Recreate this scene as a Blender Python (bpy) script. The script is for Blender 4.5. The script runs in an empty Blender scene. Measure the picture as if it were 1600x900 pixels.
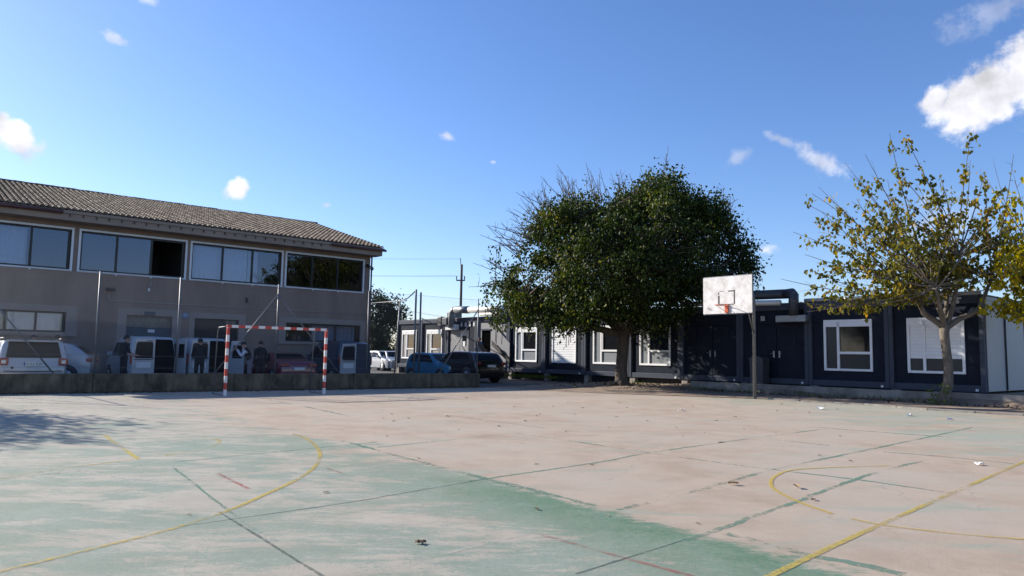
import bpy, bmesh, math, random
import numpy as np
from mathutils import Vector, Matrix

random.seed(7)
rng = np.random.default_rng(11)
R = math.radians
SC = bpy.context.scene
COL = SC.collection

# ------------------------------------------------------------------ camera, sky, sun, exposure
cam_data = bpy.data.cameras.new('camera')
cam_data.sensor_width = 36.0
cam_data.lens = 36.0 * 1140 / 1600
cam_data.clip_start = 0.05
cam_data.clip_end = 3000
cam = bpy.data.objects.new('camera', cam_data)
COL.objects.link(cam)
cam.matrix_world = Matrix.Translation((0, 0, 1.35)) @ Matrix.Rotation(R(90 + 5.228), 4, 'X') @ Matrix.Rotation(R(1.007), 4, 'Z')
SC.camera = cam

SUN_EL, SUN_AZ = R(25.8), math.atan2(-.90, .436)      # azimuth measured from +Y towards +X
sun_vec = Vector((math.sin(SUN_AZ) * math.cos(SUN_EL), math.cos(SUN_AZ) * math.cos(SUN_EL), math.sin(SUN_EL)))
sl = bpy.data.lights.new('sun', 'SUN')
sl.energy = 5.0
sl.angle = R(0.5)
sl.color = (1.0, .93, .83)
so = bpy.data.objects.new('sun', sl)
COL.objects.link(so)
so.rotation_euler = sun_vec.to_track_quat('Z', 'Y').to_euler()

world = bpy.data.worlds.new('World')
SC.world = world
world.use_nodes = True
world.cycles.sampling_method = 'MANUAL'
world.cycles.sample_map_resolution = 512
WN, WL = world.node_tree.nodes, world.node_tree.links
WN.clear()

SC.view_settings.view_transform = 'Standard'
SC.view_settings.look = 'None'
SC.view_settings.gamma = 1.0
SC.view_settings.exposure = 0.78
SC.cycles.max_bounces = 5
SC.cycles.diffuse_bounces = 2
SC.cycles.glossy_bounces = 3
SC.cycles.transmission_bounces = 3
SC.cycles.transparent_max_bounces = 10

def nd(tree, kind, **kw):
    n = tree.nodes.new(kind)
    for k, v in kw.items():
        setattr(n, k, v)
    return n

def mth(tree, op, a, b=None, c=None, clamp=False):
    n = tree.nodes.new('ShaderNodeMath')
    n.operation = op
    n.use_clamp = clamp
    for i, v in enumerate((a, b, c)):
        if v is None:
            continue
        if isinstance(v, (int, float)):
            n.inputs[i].default_value = v
        else:
            tree.links.new(v, n.inputs[i])
    return n.outputs[0]

def build_world():
    T = world.node_tree
    out = nd(T, 'ShaderNodeOutputWorld')
    bg = nd(T, 'ShaderNodeBackground')
    bg.inputs['Strength'].default_value = 0.10
    sky = nd(T, 'ShaderNodeTexSky', sky_type='NISHITA')
    sky.sun_disc = False
    sky.sun_elevation = SUN_EL
    sky.sun_rotation = SUN_AZ
    sky.altitude = 50
    sky.air_density = 1.0
    sky.dust_density = 0.4
    sky.ozone_density = 3.0
    hs = nd(T, 'ShaderNodeHueSaturation')
    hs.inputs['Saturation'].default_value = 1.10
    wb = nd(T, 'ShaderNodeVectorMath', operation='MULTIPLY')      # camera white balance leaves the sky a purer blue
    wb.inputs[1].default_value = (.96, .962, 1.13)
    T.links.new(sky.outputs[0], wb.inputs[0])
    T.links.new(wb.outputs[0], hs.inputs['Color'])
    tc = nd(T, 'ShaderNodeTexCoord')
    sep = nd(T, 'ShaderNodeSeparateXYZ')
    T.links.new(tc.outputs['Generated'], sep.inputs[0])
    az = mth(T, 'MULTIPLY', mth(T, 'ARCTAN2', sep.outputs[0], sep.outputs[1]), 180 / math.pi)
    el = mth(T, 'MULTIPLY', mth(T, 'ARCSINE', sep.outputs[2]), 180 / math.pi)
    cv = nd(T, 'ShaderNodeCombineXYZ')
    T.links.new(az, cv.inputs[0])
    T.links.new(el, cv.inputs[1])
    n1 = nd(T, 'ShaderNodeTexNoise')
    n1.inputs['Scale'].default_value = 0.55
    n1.inputs['Detail'].default_value = 8
    n1.inputs['Roughness'].default_value = 0.62
    T.links.new(cv.outputs[0], n1.inputs['Vector'])
    n2 = nd(T, 'ShaderNodeTexNoise')
    n2.inputs['Scale'].default_value = 0.38
    n2.inputs['Detail'].default_value = 4
    mp = nd(T, 'ShaderNodeMapping')
    mp.inputs['Location'].default_value = (31, 7, 0)
    T.links.new(cv.outputs[0], mp.inputs[0])
    T.links.new(mp.outputs[0], n2.inputs['Vector'])
    wob = mth(T, 'MULTIPLY', mth(T, 'SUBTRACT', n1.outputs[0], 0.5), 2.9)
    # az, el, half sizes, tilt (deg), density
    clouds = [(33.5, 17.4, 4.1, 2.5, 22, 1.7), (36.6, 18.4, 3.6, 3.1, 30, 1.8), (30.6, 17.6, 1.4, 1.0, 30, 1.6),
              (23.0, 14.5, 2.5, 1.0, -38, .62), (20.6, 16.0, 1.7, .5, -28, .42), (17.4, 15.0, 1.4, .7, 28, .36),
              (-34.9, 13.5, 1.5, 1.25, -30, 1.8), (-36.6, 13.9, 1.8, 1.4, 0, 1.8), (-33.9, 12.8, .9, 1.1, -40, .8),
              (-21.1, 11.7, 1.2, .95, 35, 1.6), (-5.6, 16.9, 1.2, .5, -15, .75), (-14.5, 11.1, .45, .3, 0, .6),
              (-29.6, 20.8, 1.1, .45, -15, .55), (19.2, 8.0, 1.1, .6, 10, .8), (30.5, 9.6, 3.6, 1.6, 10, .42),
              (-1.7, 15.0, .4, .22, 0, .5), (-27.9, 23.7, 1.3, .5, 0, .5), (35.0, 22.6, 5.5, 1.2, 12, .28),
              (46, 12, 6, 2.4, 10, .9), (100, 16, 8, 3, 0, .9), (-130, 18, 8, 3, 0, .9)]
    dens = None
    for a0, e0, sa, se, tl, dn in clouds:
        da = mth(T, 'SUBTRACT', az, a0)
        de = mth(T, 'SUBTRACT', el, e0)
        c, s = math.cos(R(tl)), math.sin(R(tl))
        p = mth(T, 'MULTIPLY_ADD', da, c / sa, mth(T, 'MULTIPLY', de, s / sa))
        q = mth(T, 'MULTIPLY_ADD', da, -s / se, mth(T, 'MULTIPLY', de, c / se))
        r2 = mth(T, 'SQRT', mth(T, 'MULTIPLY_ADD', p, p, mth(T, 'MULTIPLY', q, q)))
        v = mth(T, 'MULTIPLY_ADD', mth(T, 'SUBTRACT', 1.0, r2), max(1.0, dn * 1.25), wob)
        mr = nd(T, 'ShaderNodeMapRange', interpolation_type='SMOOTHSTEP')
        mr.inputs['From Min'].default_value = 0.05
        mr.inputs['From Max'].default_value = 1.0
        mr.inputs['To Max'].default_value = min(dn, 1.0)
        T.links.new(v, mr.inputs['Value'])
        near = mth(T, 'LESS_THAN', r2, 1.9)
        v = mth(T, 'MULTIPLY', mr.outputs[0], near)
        dens = v if dens is None else mth(T, 'MAXIMUM', dens, v)
    sh = nd(T, 'ShaderNodeMapRange')
    sh.inputs['From Min'].default_value = 0.3
    sh.inputs['From Max'].default_value = 0.7
    sh.inputs['To Min'].default_value = 3.9
    sh.inputs['To Max'].default_value = 7.4
    T.links.new(n2.outputs[0], sh.inputs['Value'])
    cc = nd(T, 'ShaderNodeVectorMath', operation='SCALE')
    cc.inputs[0].default_value = (.97, .97, 1.04)
    T.links.new(sh.outputs[0], cc.inputs['Scale'])
    mx = nd(T, 'ShaderNodeMix', data_type='RGBA')
    T.links.new(dens, mx.inputs[0])
    T.links.new(hs.outputs[0], mx.inputs[6])
    T.links.new(cc.outputs[0], mx.inputs[7])
    T.links.new(mx.outputs[2], bg.inputs[0])
    T.links.new(bg.outputs[0], out.inputs[0])

build_world()

# ------------------------------------------------------------------ materials
MATS = {}

def pmat(name, col, rough=.6, metal=0.0, var=.0, vscale=3.0, bump=0.0, bscale=40.0, spec=.5, coat=0.0, coord='Object', col2=None, stretch=None):
    """Principled material whose colour drifts with noise (var) towards col2 and whose surface is bumped."""
    if name in MATS:
        return MATS[name]
    m = bpy.data.materials.new(name)
    m.use_nodes = True
    T = m.node_tree
    b = T.nodes['Principled BSDF']
    b.inputs['Roughness'].default_value = rough
    b.inputs['Metallic'].default_value = metal
    b.inputs['Specular IOR Level'].default_value = spec
    b.inputs['Coat Weight'].default_value = coat
    b.inputs['Coat Roughness'].default_value = .05
    b.inputs['Base Color'].default_value = (*col, 1)
    tc = nd(T, 'ShaderNodeTexCoord')
    src = tc.outputs[coord]
    if stretch:
        mp = nd(T, 'ShaderNodeMapping')
        mp.inputs['Scale'].default_value = stretch
        T.links.new(src, mp.inputs[0])
        src = mp.outputs[0]
    if var > 0:
        n = nd(T, 'ShaderNodeTexNoise')
        n.inputs['Scale'].default_value = vscale
        n.inputs['Detail'].default_value = 6
        n.inputs['Roughness'].default_value = .65
        T.links.new(src, n.inputs['Vector'])
        mr = nd(T, 'ShaderNodeMapRange')
        mr.inputs['From Min'].default_value = .3
        mr.inputs['From Max'].default_value = .7
        T.links.new(n.outputs[0], mr.inputs['Value'])
        mx = nd(T, 'ShaderNodeMix', data_type='RGBA')
        c2 = col2 or tuple(c * (1 - var) for c in col)
        hi = tuple(min(1, c * (1 + var * .35)) for c in col)
        mx.inputs[6].default_value = (*c2, 1)
        mx.inputs[7].default_value = (*hi, 1)
        T.links.new(mr.outputs[0], mx.inputs[0])
        T.links.new(mx.outputs[2], b.inputs['Base Color'])
    if bump > 0:
        n = nd(T, 'ShaderNodeTexNoise')
        n.inputs['Scale'].default_value = bscale
        n.inputs['Detail'].default_value = 5
        T.links.new(src, n.inputs['Vector'])
        bp = nd(T, 'ShaderNodeBump')
        bp.inputs['Strength'].default_value = bump
        bp.inputs['Distance'].default_value = .02
        T.links.new(n.outputs[0], bp.inputs['Height'])
        T.links.new(bp.outputs[0], b.inputs['Normal'])
    MATS[name] = m
    return m

def glass_mat(name, tint, fac, rough=.015):
    """Window glass: lets tinted light through and mirrors the surroundings."""
    m = bpy.data.materials.new(name)
    m.use_nodes = True
    T = m.node_tree
    T.nodes.clear()
    out = nd(T, 'ShaderNodeOutputMaterial')
    tr = nd(T, 'ShaderNodeBsdfTransparent')
    tr.inputs[0].default_value = (*tint, 1)
    gl = nd(T, 'ShaderNodeBsdfGlossy')
    gl.inputs['Roughness'].default_value = rough
    gl.inputs[0].default_value = (.82, .86, 1, 1)
    lw = nd(T, 'ShaderNodeLayerWeight')
    lw.inputs[0].default_value = .35
    f = mth(T, 'MULTIPLY_ADD', lw.outputs['Fresnel'], .30, fac, clamp=True)
    mx = nd(T, 'ShaderNodeMixShader')
    T.links.new(f, mx.inputs[0])
    T.links.new(tr.outputs[0], mx.inputs[1])
    T.links.new(gl.outputs[0], mx.inputs[2])
    T.links.new(mx.outputs[0], out.inputs[0])
    MATS[name] = m
    return m

def worn_mat(name, col, lo, hi, scale, opacity=1.0, col2=None):
    """Old paint that is rubbed through in places."""
    m = bpy.data.materials.new(name)
    m.use_nodes = True
    T = m.node_tree
    b = T.nodes['Principled BSDF']
    b.inputs['Roughness'].default_value = .8
    b.inputs['Specular IOR Level'].default_value = .2
    tc = nd(T, 'ShaderNodeTexCoord')
    n = nd(T, 'ShaderNodeTexNoise')
    n.inputs['Scale'].default_value = scale
    n.inputs['Detail'].default_value = 9
    n.inputs['Roughness'].default_value = .72
    T.links.new(tc.outputs['Object'], n.inputs['Vector'])
    n2 = nd(T, 'ShaderNodeTexNoise')
    n2.inputs['Scale'].default_value = .9
    n2.inputs['Detail'].default_value = 3
    T.links.new(tc.outputs['Object'], n2.inputs['Vector'])
    s = mth(T, 'MULTIPLY_ADD', n2.outputs[0], .8, mth(T, 'MULTIPLY', n.outputs[0], .7))
    mr = nd(T, 'ShaderNodeMapRange', interpolation_type='SMOOTHSTEP')
    mr.inputs['From Min'].default_value = lo
    mr.inputs['From Max'].default_value = hi
    mr.inputs['To Max'].default_value = opacity
    T.links.new(s, mr.inputs['Value'])
    mx = nd(T, 'ShaderNodeMix', data_type='RGBA')
    mx.inputs[6].default_value = (*(col2 or col), 1)
    mx.inputs[7].default_value = (*col, 1)
    T.links.new(n.outputs[0], mx.inputs[0])
    T.links.new(mx.outputs[2], b.inputs['Base Color'])
    T.links.new(mr.outputs[0], b.inputs['Alpha'])
    MATS[name] = m
    return m

def leaf_mat(name, c_lo, c_hi, c_odd, transl=.35):
    m = bpy.data.materials.new(name)
    m.use_nodes = True
    T = m.node_tree
    T.nodes.clear()
    out = nd(T, 'ShaderNodeOutputMaterial')
    at = nd(T, 'ShaderNodeAttribute', attribute_name='tint')
    rp = nd(T, 'ShaderNodeValToRGB')
    e = rp.color_ramp.elements
    e[0].position, e[0].color = 0.0, (*c_lo, 1)
    e[1].position, e[1].color = .72, (*c_hi, 1)
    e2 = e.new(.92)
    e2.color = (*c_odd, 1)
    T.links.new(at.outputs['Fac'], rp.inputs[0])
    d = nd(T, 'ShaderNodeBsdfPrincipled')
    d.inputs['Roughness'].default_value = .55
    d.inputs['Specular IOR Level'].default_value = .2
    T.links.new(rp.outputs[0], d.inputs['Base Color'])
    t = nd(T, 'ShaderNodeBsdfTranslucent')
    br = nd(T, 'ShaderNodeHueSaturation')
    br.inputs['Value'].default_value = 1.5
    br.inputs['Saturation'].default_value = 1.1
    T.links.new(rp.outputs[0], br.inputs['Color'])
    T.links.new(br.outputs[0], t.inputs[0])
    mx = nd(T, 'ShaderNodeMixShader')
    mx.inputs[0].default_value = transl
    T.links.new(d.outputs[0], mx.inputs[1])
    T.links.new(t.outputs[0], mx.inputs[2])
    T.links.new(mx.outputs[0], out.inputs[0])
    MATS[name] = m
    return m

# ------------------------------------------------------------------ mesh helpers
class MB:
    """Collects shapes and links them as one mesh object."""
    def __init__(self):
        self.v, self.f, self.smooth = [], [], []
    def add(self, verts, faces, smooth=False):
        o = len(self.v)
        self.v += [tuple(p) for p in verts]
        self.f += [tuple(i + o for i in f) for f in faces]
        self.smooth += [smooth] * len(faces)
        return self
    def box(self, x0, x1, y0, y1, z0, z1, M=None, ch=0.0):
        if x0 > x1: x0, x1 = x1, x0
        if y0 > y1: y0, y1 = y1, y0
        if z0 > z1: z0, z1 = z1, z0
        P = [(x, y, z) for z in (z0, z1) for y in (y0, y1) for x in (x0, x1)]
        F = [(0, 2, 3, 1), (4, 5, 7, 6), (0, 1, 5, 4), (2, 6, 7, 3), (0, 4, 6, 2), (1, 3, 7, 5)]
        if ch > 0:
            bm = bmesh.new()
            vs = [bm.verts.new(p) for p in P]
            for f in F:
                bm.faces.new([vs[i] for i in f])
            bmesh.ops.bevel(bm, geom=bm.edges[:], offset=ch, segments=2, affect='EDGES', profile=.5)
            bm.verts.index_update()
            P = [v.co.copy() for v in bm.verts]
            F = [[v.index for v in f.verts] for f in bm.faces]
            bm.free()
        if M is not None:
            P = [M @ Vector(p) for p in P]
        return self.add(P, F)
    def tube(self, pts, rad, sides=6, cap=True, smooth=True):
        pts = [Vector(p) for p in pts]
        n = len(pts)
        rads = rad if isinstance(rad, (list, tuple)) else [rad] * n
        V, F = [], []
        up = Vector((0, 0, 1))
        prev = None
        for i, p in enumerate(pts):
            d = (pts[min(i + 1, n - 1)] - pts[max(i - 1, 0)])
            if d.length < 1e-9:
                d = Vector((0, 0, 1))
            d.normalize()
            if prev is None:
                a = d.cross(up if abs(d.z) < .95 else Vector((1, 0, 0))).normalized()
            else:
                a = (prev - d * prev.dot(d))
                a = a.normalized() if a.length > 1e-6 else d.orthogonal().normalized()
            prev = a
            b = d.cross(a)
            for k in range(sides):
                t = 2 * math.pi * k / sides
                V.append(p + (a * math.cos(t) + b * math.sin(t)) * rads[i])
        for i in range(n - 1):
            for k in range(sides):
                k2 = (k + 1) % sides
                F.append((i * sides + k, i * sides + k2, (i + 1) * sides + k2, (i + 1) * sides + k))
        if cap:
            F.append(tuple(range(sides))[::-1])
            F.append(tuple((n - 1) * sides + k for k in range(sides)))
        return self.add(V, F, smooth)
    def cyl(self, p0, p1, r, sides=12, r1=None):
        return self.tube([p0, p1], [r, r if r1 is None else r1], sides)
    def prism(self, poly, axis, a, b, M=None):
        """Polygon in the two other axes, drawn out along axis from a to b."""
        def mk(p, t):
            q = {'x': (t, p[0], p[1]), 'y': (p[0], t, p[1]), 'z': (p[0], p[1], t)}[axis]
            return M @ Vector(q) if M is not None else q
        n = len(poly)
        V = [mk(p, a) for p in poly] + [mk(p, b) for p in poly]
        F = [tuple(range(n))[::-1], tuple(range(n, 2 * n))] + [(i, (i + 1) % n, n + (i + 1) % n, n + i) for i in range(n)]
        return self.add(V, F)
    def sphere(self, c, r, seg=12, rings=8, sc=(1, 1, 1)):
        V, F = [], []
        for i in range(rings + 1):
            t = math.pi * i / rings
            for k in range(seg):
                f = 2 * math.pi * k / seg
                V.append((c[0] + r * sc[0] * math.sin(t) * math.cos(f), c[1] + r * sc[1] * math.sin(t) * math.sin(f), c[2] + r * sc[2] * math.cos(t)))
        for i in range(rings):
            for k in range(seg):
                k2 = (k + 1) % seg
                F.append((i * seg + k, (i + 1) * seg + k, (i + 1) * seg + k2, i * seg + k2))
        return self.add(V, F, True)
    def build(self, name, material, parent=None, fix=True):
        me = bpy.data.meshes.new(name)
        me.from_pydata(self.v, [], self.f)
        me.polygons.foreach_set('use_smooth', self.smooth)
        if fix and len(self.f) < 20000:
            bm = bmesh.new()
            bm.from_mesh(me)
            bmesh.ops.recalc_face_normals(bm, faces=bm.faces[:])
            bm.to_mesh(me)
            bm.free()
        me.update()
        return link(name, me, material, parent)

def link(name, me, material, parent=None):
    o = bpy.data.objects.new(name, me)
    COL.objects.link(o)
    if material is not None and not me.materials:
        me.materials.append(MATS[material] if isinstance(material, str) else material)
    if parent is not None:
        o.parent = parent
    return o

def tag(o, label=None, cat=None, group=None, kind=None):
    for k, v in (('label', label), ('category', cat), ('group', group), ('kind', kind)):
        if v:
            o[k] = v
    return o

def thing(name, label, cat, loc=(0, 0, 0), rz=0.0, group=None):
    e = bpy.data.objects.new(name, None)
    e.empty_display_size = .3
    COL.objects.link(e)
    e.location = loc
    e.rotation_euler = (0, 0, rz)
    return tag(e, label, cat, group)

def copy_tree(o, parent=None):
    c = o.copy()
    COL.objects.link(c)
    c.parent = parent
    for ch in list(o.children):
        copy_tree(ch, c)
    return c

def text_mesh(s, size, depth=.002):
    cu = bpy.data.curves.new('lettering', 'FONT')
    cu.body = s
    cu.size = size
    cu.extrude = depth
    cu.align_x = 'CENTER'
    cu.align_y = 'CENTER'
    t = bpy.data.objects.new('lettering', cu)
    COL.objects.link(t)
    bpy.context.view_layer.update()
    dg = bpy.context.evaluated_depsgraph_get()
    me = bpy.data.meshes.new_from_object(t.evaluated_get(dg))
    bpy.data.objects.remove(t)
    return me

def catmull(pts, step):
    P = [np.array(p, float) for p in pts]
    P = [2 * P[0] - P[1]] + P + [2 * P[-1] - P[-2]]
    out = []
    for i in range(1, len(P) - 2):
        n = max(1, int(np.linalg.norm(P[i + 1] - P[i]) / step))
        for k in range(n):
            t = k / n
            out.append(.5 * (2 * P[i] + (P[i + 1] - P[i - 1]) * t + (2 * P[i - 1] - 5 * P[i] + 4 * P[i + 1] - P[i + 2]) * t * t + (3 * P[i] - P[i - 1] - 3 * P[i + 1] + P[i + 2]) * t ** 3))
    out.append(P[-2])
    return out

# base materials
pmat('plaster', (.275, .198, .155), .85, var=.30, vscale=1.1, bump=.3, bscale=60, stretch=(1, 1, .28))
pmat('plaster_band', (.31, .25, .215), .85, var=.15, vscale=1.5, bump=.2, bscale=50)
pmat('fascia_plaster', (.32, .24, .18), .8, var=.25, vscale=1.2, bump=.2, bscale=30, stretch=(.5, 1, 1))
pmat('white_paint', (.72, .72, .72), .5, var=.08, vscale=4)
pmat('white_pvc', (.84, .84, .84), .35, var=.04, vscale=3)
pmat('dark_alu', (.018, .016, .015), .4, spec=.4)
pmat('roller_grey', (.09, .10, .12), .5, var=.2, vscale=4)
pmat('brick_panel', (.22, .20, .16), .9, var=.5, vscale=5, bump=.3, bscale=30)
pmat('gutter', (.10, .035, .03), .5, var=.3, vscale=3)
pmat('zinc', (.42, .42, .42), .4, .6, var=.2, vscale=6)
pmat('galvanised', (.20, .20, .205), .5, .5, var=.25, vscale=8)
pmat('old_concrete', (.15, .118, .078), .9, var=.75, vscale=2.6, bump=.5, bscale=25, stretch=(1, 1, .5), col2=(.026, .021, .014))
pmat('pale_concrete', (.30, .27, .235), .9, var=.55, vscale=1.6, bump=.4, bscale=25)
pmat('interior', (.05, .047, .045), .9)
pmat('curtain', (.78, .79, .82), .9, var=.1, vscale=6)
pmat('black_plastic', (.012, .012, .013), .5)
pmat('interior_shade', (.004, .004, .004), 1.0, spec=0)  # flat black that paints the shade inside openings
pmat('tyre', (.015, .015, .015), .85)
pmat('alloy', (.35, .35, .36), .35, .8)
pmat('red_lamp', (.24, .012, .010), .15, coat=.6)
pmat('clear_lamp', (.7, .7, .68), .1, coat=.6)
pmat('plate_white', (.75, .75, .72), .5)
pmat('plate_blue', (.02, .05, .35), .5)
pmat('lettering_black', (.01, .01, .01), .6)
pmat('car_glass', (.007, .010, .013), .08, spec=.14)
pmat('car_white', (.42, .43, .45), .35, coat=.7)
pmat('car_red', (.16, .012, .022), .3, coat=.8)
pmat('car_darkblue', (.012, .032, .065), .3, coat=.8)
pmat('car_blue', (.035, .20, .33), .4, coat=.4)
pmat('car_teal', (.08, .30, .32), .4, coat=.4)
pmat('car_black', (.008, .008, .010), .25, coat=.8)
pmat('cabin_navy', (.019, .0235, .037), .62, var=.28, vscale=2, spec=.08)
pmat('cabin_frame', (.066, .075, .10), .5, var=.2, vscale=3, spec=.14)
pmat('cabin_white', (.36, .345, .345), .5, var=.05, vscale=1)
pmat('cabin_grey', (.22, .22, .23), .5, var=.06, vscale=2)
pmat('film_glass', (.27, .285, .30), .12, spec=.6)
pmat('navy_film', (.018, .024, .036), .2, spec=.3)
pmat('dark_glass', (.010, .011, .013), .05, spec=.6)
pmat('duct_silver', (.66, .65, .62), .38, .25, var=.12, vscale=4)
pmat('duct_dark', (.045, .05, .062), .5)
pmat('duct_grey', (.30, .31, .32), .4, .4, var=.2, vscale=5)
pmat('bark', (.10, .078, .06), .95, var=.5, vscale=6, bump=.9, bscale=16, stretch=(1, 1, .35))
pmat('bark_pale', (.18, .148, .115), .95, var=.6, vscale=7, bump=.9, bscale=18, stretch=(1, 1, .4))
pmat('wood_pole', (.09, .07, .055), .9, var=.3, vscale=4)
pmat('board_white', (.74, .72, .70), .55, var=.14, vscale=4.5, col2=(.47, .44, .40))
pmat('rim_orange', (.52, .085, .02), .5, var=.2, vscale=9)
pmat('line_black', (.02, .02, .02), .7)
pmat('skin', (.38, .22, .16), .55)
pmat('hair_dark', (.012, .009, .007), .6)
pmat('cloth_black', (.010, .010, .012), .85, var=.2, vscale=9)
pmat('cloth_navy', (.018, .022, .04), .85, var=.2, vscale=9)
pmat('cloth_white', (.55, .57, .66), .85, var=.1, vscale=9)
pmat('cloth_grey', (.16, .15, .18), .85, var=.15, vscale=9)
pmat('cloth_blue', (.10, .13, .22), .85, var=.15, vscale=9)
pmat('notice', (.62, .62, .64), .7)
pmat('plaque_blue', (.22, .28, .38), .5)
pmat('bin_grey', (.05, .052, .06), .55)
pmat('paper', (.80, .80, .80), .8)
pmat('blue_litter', (.04, .10, .35), .5)
pmat('dry_leaf', (.12, .075, .04), .8, var=.5, vscale=20)
pmat('tan_leaf', (.34, .23, .12), .8, var=.4, vscale=20)
pmat('stone', (.32, .28, .24), .9, var=.3, vscale=10)
glass_mat('window_glass', (.72, .75, .80), .05)
worn_mat('yellow_paint', (.50, .37, .07), .60, .84, 18.0, .8, (.42, .34, .12))
worn_mat('yellow_faint', (.55, .42, .10), .60, .92, 14.0, .65)
worn_mat('yellow_thin', (.50, .37, .08), .46, .76, 18.0, .75)
worn_mat('red_paint', (.40, .10, .09), .62, .95, 9.0, .6)
worn_mat('green_seam', (.115, .215, .15), .64, .86, 16.0, .75, (.16, .28, .21))
worn_mat('joint_dark', (.10, .13, .11), .50, .80, 12.0, .75)
worn_mat('pale_seam', (.48, .47, .40), .60, .95, 12.0, .45)
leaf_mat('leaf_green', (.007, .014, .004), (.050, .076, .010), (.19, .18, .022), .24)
leaf_mat('leaf_autumn', (.050, .066, .012), (.175, .155, .026), (.42, .26, .03), .42)
leaf_mat('leaf_yellow', (.20, .19, .012), (.48, .38, .018), (.60, .42, .03), .42)
leaf_mat('leaf_dark', (.010, .018, .007), (.028, .045, .014), (.05, .07, .02), .2)
leaf_mat('leaf_weed', (.05, .09, .014), (.14, .20, .03), (.22, .24, .05), .4)

# ------------------------------------------------------------------ ground
def ground_mats():
    # worn sports court: pinkish concrete, green paint left on one side of a long joint
    m = bpy.data.materials.new('court_concrete')
    m.use_nodes = True
    T = m.node_tree
    b = T.nodes['Principled BSDF']
    b.inputs['Roughness'].default_value = .85
    b.inputs['Specular IOR Level'].default_value = .25
    tc = nd(T, 'ShaderNodeTexCoord')
    P = tc.outputs['Object']
    sep = nd(T, 'ShaderNodeSeparateXYZ')
    T.links.new(P, sep.inputs[0])
    X, Y = sep.outputs[0], sep.outputs[1]
    def noise(scale, detail=6, rough=.6, sc=None, rot=0, dist=0.0):
        n = nd(T, 'ShaderNodeTexNoise')
        n.inputs['Scale'].default_value = scale
        n.inputs['Detail'].default_value = detail
        n.inputs['Roughness'].default_value = rough
        n.inputs['Distortion'].default_value = dist
        if sc:
            mp = nd(T, 'ShaderNodeMapping')
            mp.inputs['Rotation'].default_value = (0, 0, rot)
            mp.inputs['Scale'].default_value = sc
            T.links.new(P, mp.inputs[0])
            T.links.new(mp.outputs[0], n.inputs['Vector'])
        else:
            T.links.new(P, n.inputs['Vector'])
        return n.outputs[0]
    def ramp(v, lo, hi, a=0.0, c=1.0, smooth=True):
        mr = nd(T, 'ShaderNodeMapRange', interpolation_type='SMOOTHSTEP' if smooth else 'LINEAR')
        mr.inputs['From Min'].default_value = lo
        mr.inputs['From Max'].default_value = hi
        mr.inputs['To Min'].default_value = a
        mr.inputs['To Max'].default_value = c
        T.links.new(v, mr.inputs['Value'])
        return mr.outputs[0]
    def mix(f, c1, c2):
        mx = nd(T, 'ShaderNodeMix', data_type='RGBA')
        for i, v in ((0, f), (6, c1), (7, c2)):
            if isinstance(v, tuple):
                mx.inputs[i].default_value = (*v, 1)
            elif isinstance(v, (int, float)):
                mx.inputs[i].default_value = v
            else:
                T.links.new(v, mx.inputs[i])
        return mx.outputs[2]
    big, mid, fine = noise(.35, 4), noise(1.6, 7, .68), noise(22, 8, .7)
    grain = noise(85, 4, .75)
    streak = noise(.85, 11, .70, (.6, 1.6, 1), R(-35), .7)
    streak2 = noise(4.2, 11, .80, (.6, 1.5, 1), R(12), .5)
    speck = noise(34, 6, .8)
    base = mix(ramp(mid, .3, .7), (.355, .272, .198), (.455, .368, .280))
    base = mix(ramp(big, .38, .64), base, (.43, .36, .285))
    base = mix(mth(T, 'MULTIPLY', ramp(fine, .5, .72), .35), base, (.30, .235, .185))
    base = mix(mth(T, 'MULTIPLY', ramp(grain, .52, .70), .42), base, (.20, .165, .135))
    # signed distance to the long joint, positive on the painted side
    d = mth(T, 'MULTIPLY_ADD', X, -.803, mth(T, 'MULTIPLY', Y, -.596))
    d = mth(T, 'ADD', d, -(2.54 * .803 - 11.18 * .596))
    edge = mth(T, 'MULTIPLY_ADD', mth(T, 'SUBTRACT', streak2, .5), 1.3, d)
    edge = mth(T, 'MULTIPLY_ADD', mth(T, 'MULTIPLY', mth(T, 'SUBTRACT', streak, .56), ramp(Y, 8.0, 13.0)), 6.0, edge)
    side = ramp(edge, -.10, .12)
    nearj = ramp(d, 0.0, 1.5, .105, 0.0)                       # most paint is left beside the joint
    nearj = mth(T, 'MULTIPLY', nearj, ramp(Y, 6.5, 9.5, 1.0, .15))
    far = ramp(Y, 9.0, 17.0, 0.0, -.05)
    cover = mth(T, 'MULTIPLY_ADD', streak, .46, mth(T, 'MULTIPLY_ADD', streak2, .36, mth(T, 'MULTIPLY', speck, .18)))
    cover = mth(T, 'ADD', mth(T, 'ADD', cover, nearj), far)
    g = mth(T, 'MULTIPLY', ramp(cover, .462, .525), side)
    g = mth(T, 'MULTIPLY', g, ramp(fine, .30, .62, .70, 1.0))
    gcol = mix(ramp(nearj, .0, .095), (.168, .245, .190), (.080, .178, .106))
    gcol = mix(mth(T, 'MULTIPLY', ramp(mid, .35, .7), .5), gcol, (.20, .285, .235))
    base = mix(mth(T, 'MULTIPLY', ramp(d, -.6, 2.2), .62), base, mix(ramp(mid, .3, .7), (.32, .32, .265), (.42, .40, .34)))
    col = mix(mth(T, 'MULTIPLY', g, mth(T, 'ADD', mth(T, 'MULTIPLY_ADD', big, .5, .50), mth(T, 'MULTIPLY', nearj, 2.4), clamp=True)), base, gcol)
    # faint green wash elsewhere, stronger towards the far right corner
    corner = mth(T, 'MULTIPLY', ramp(X, 5.5, 9.0), ramp(Y, 9.0, 12.5))
    w = ramp(mth(T, 'MULTIPLY_ADD', corner, .14, streak), .53, .70, 0.0, .5)
    w = mth(T, 'MULTIPLY', w, mth(T, 'SUBTRACT', 1.0, side))
    col = mix(w, col, (.22, .32, .26))
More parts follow.
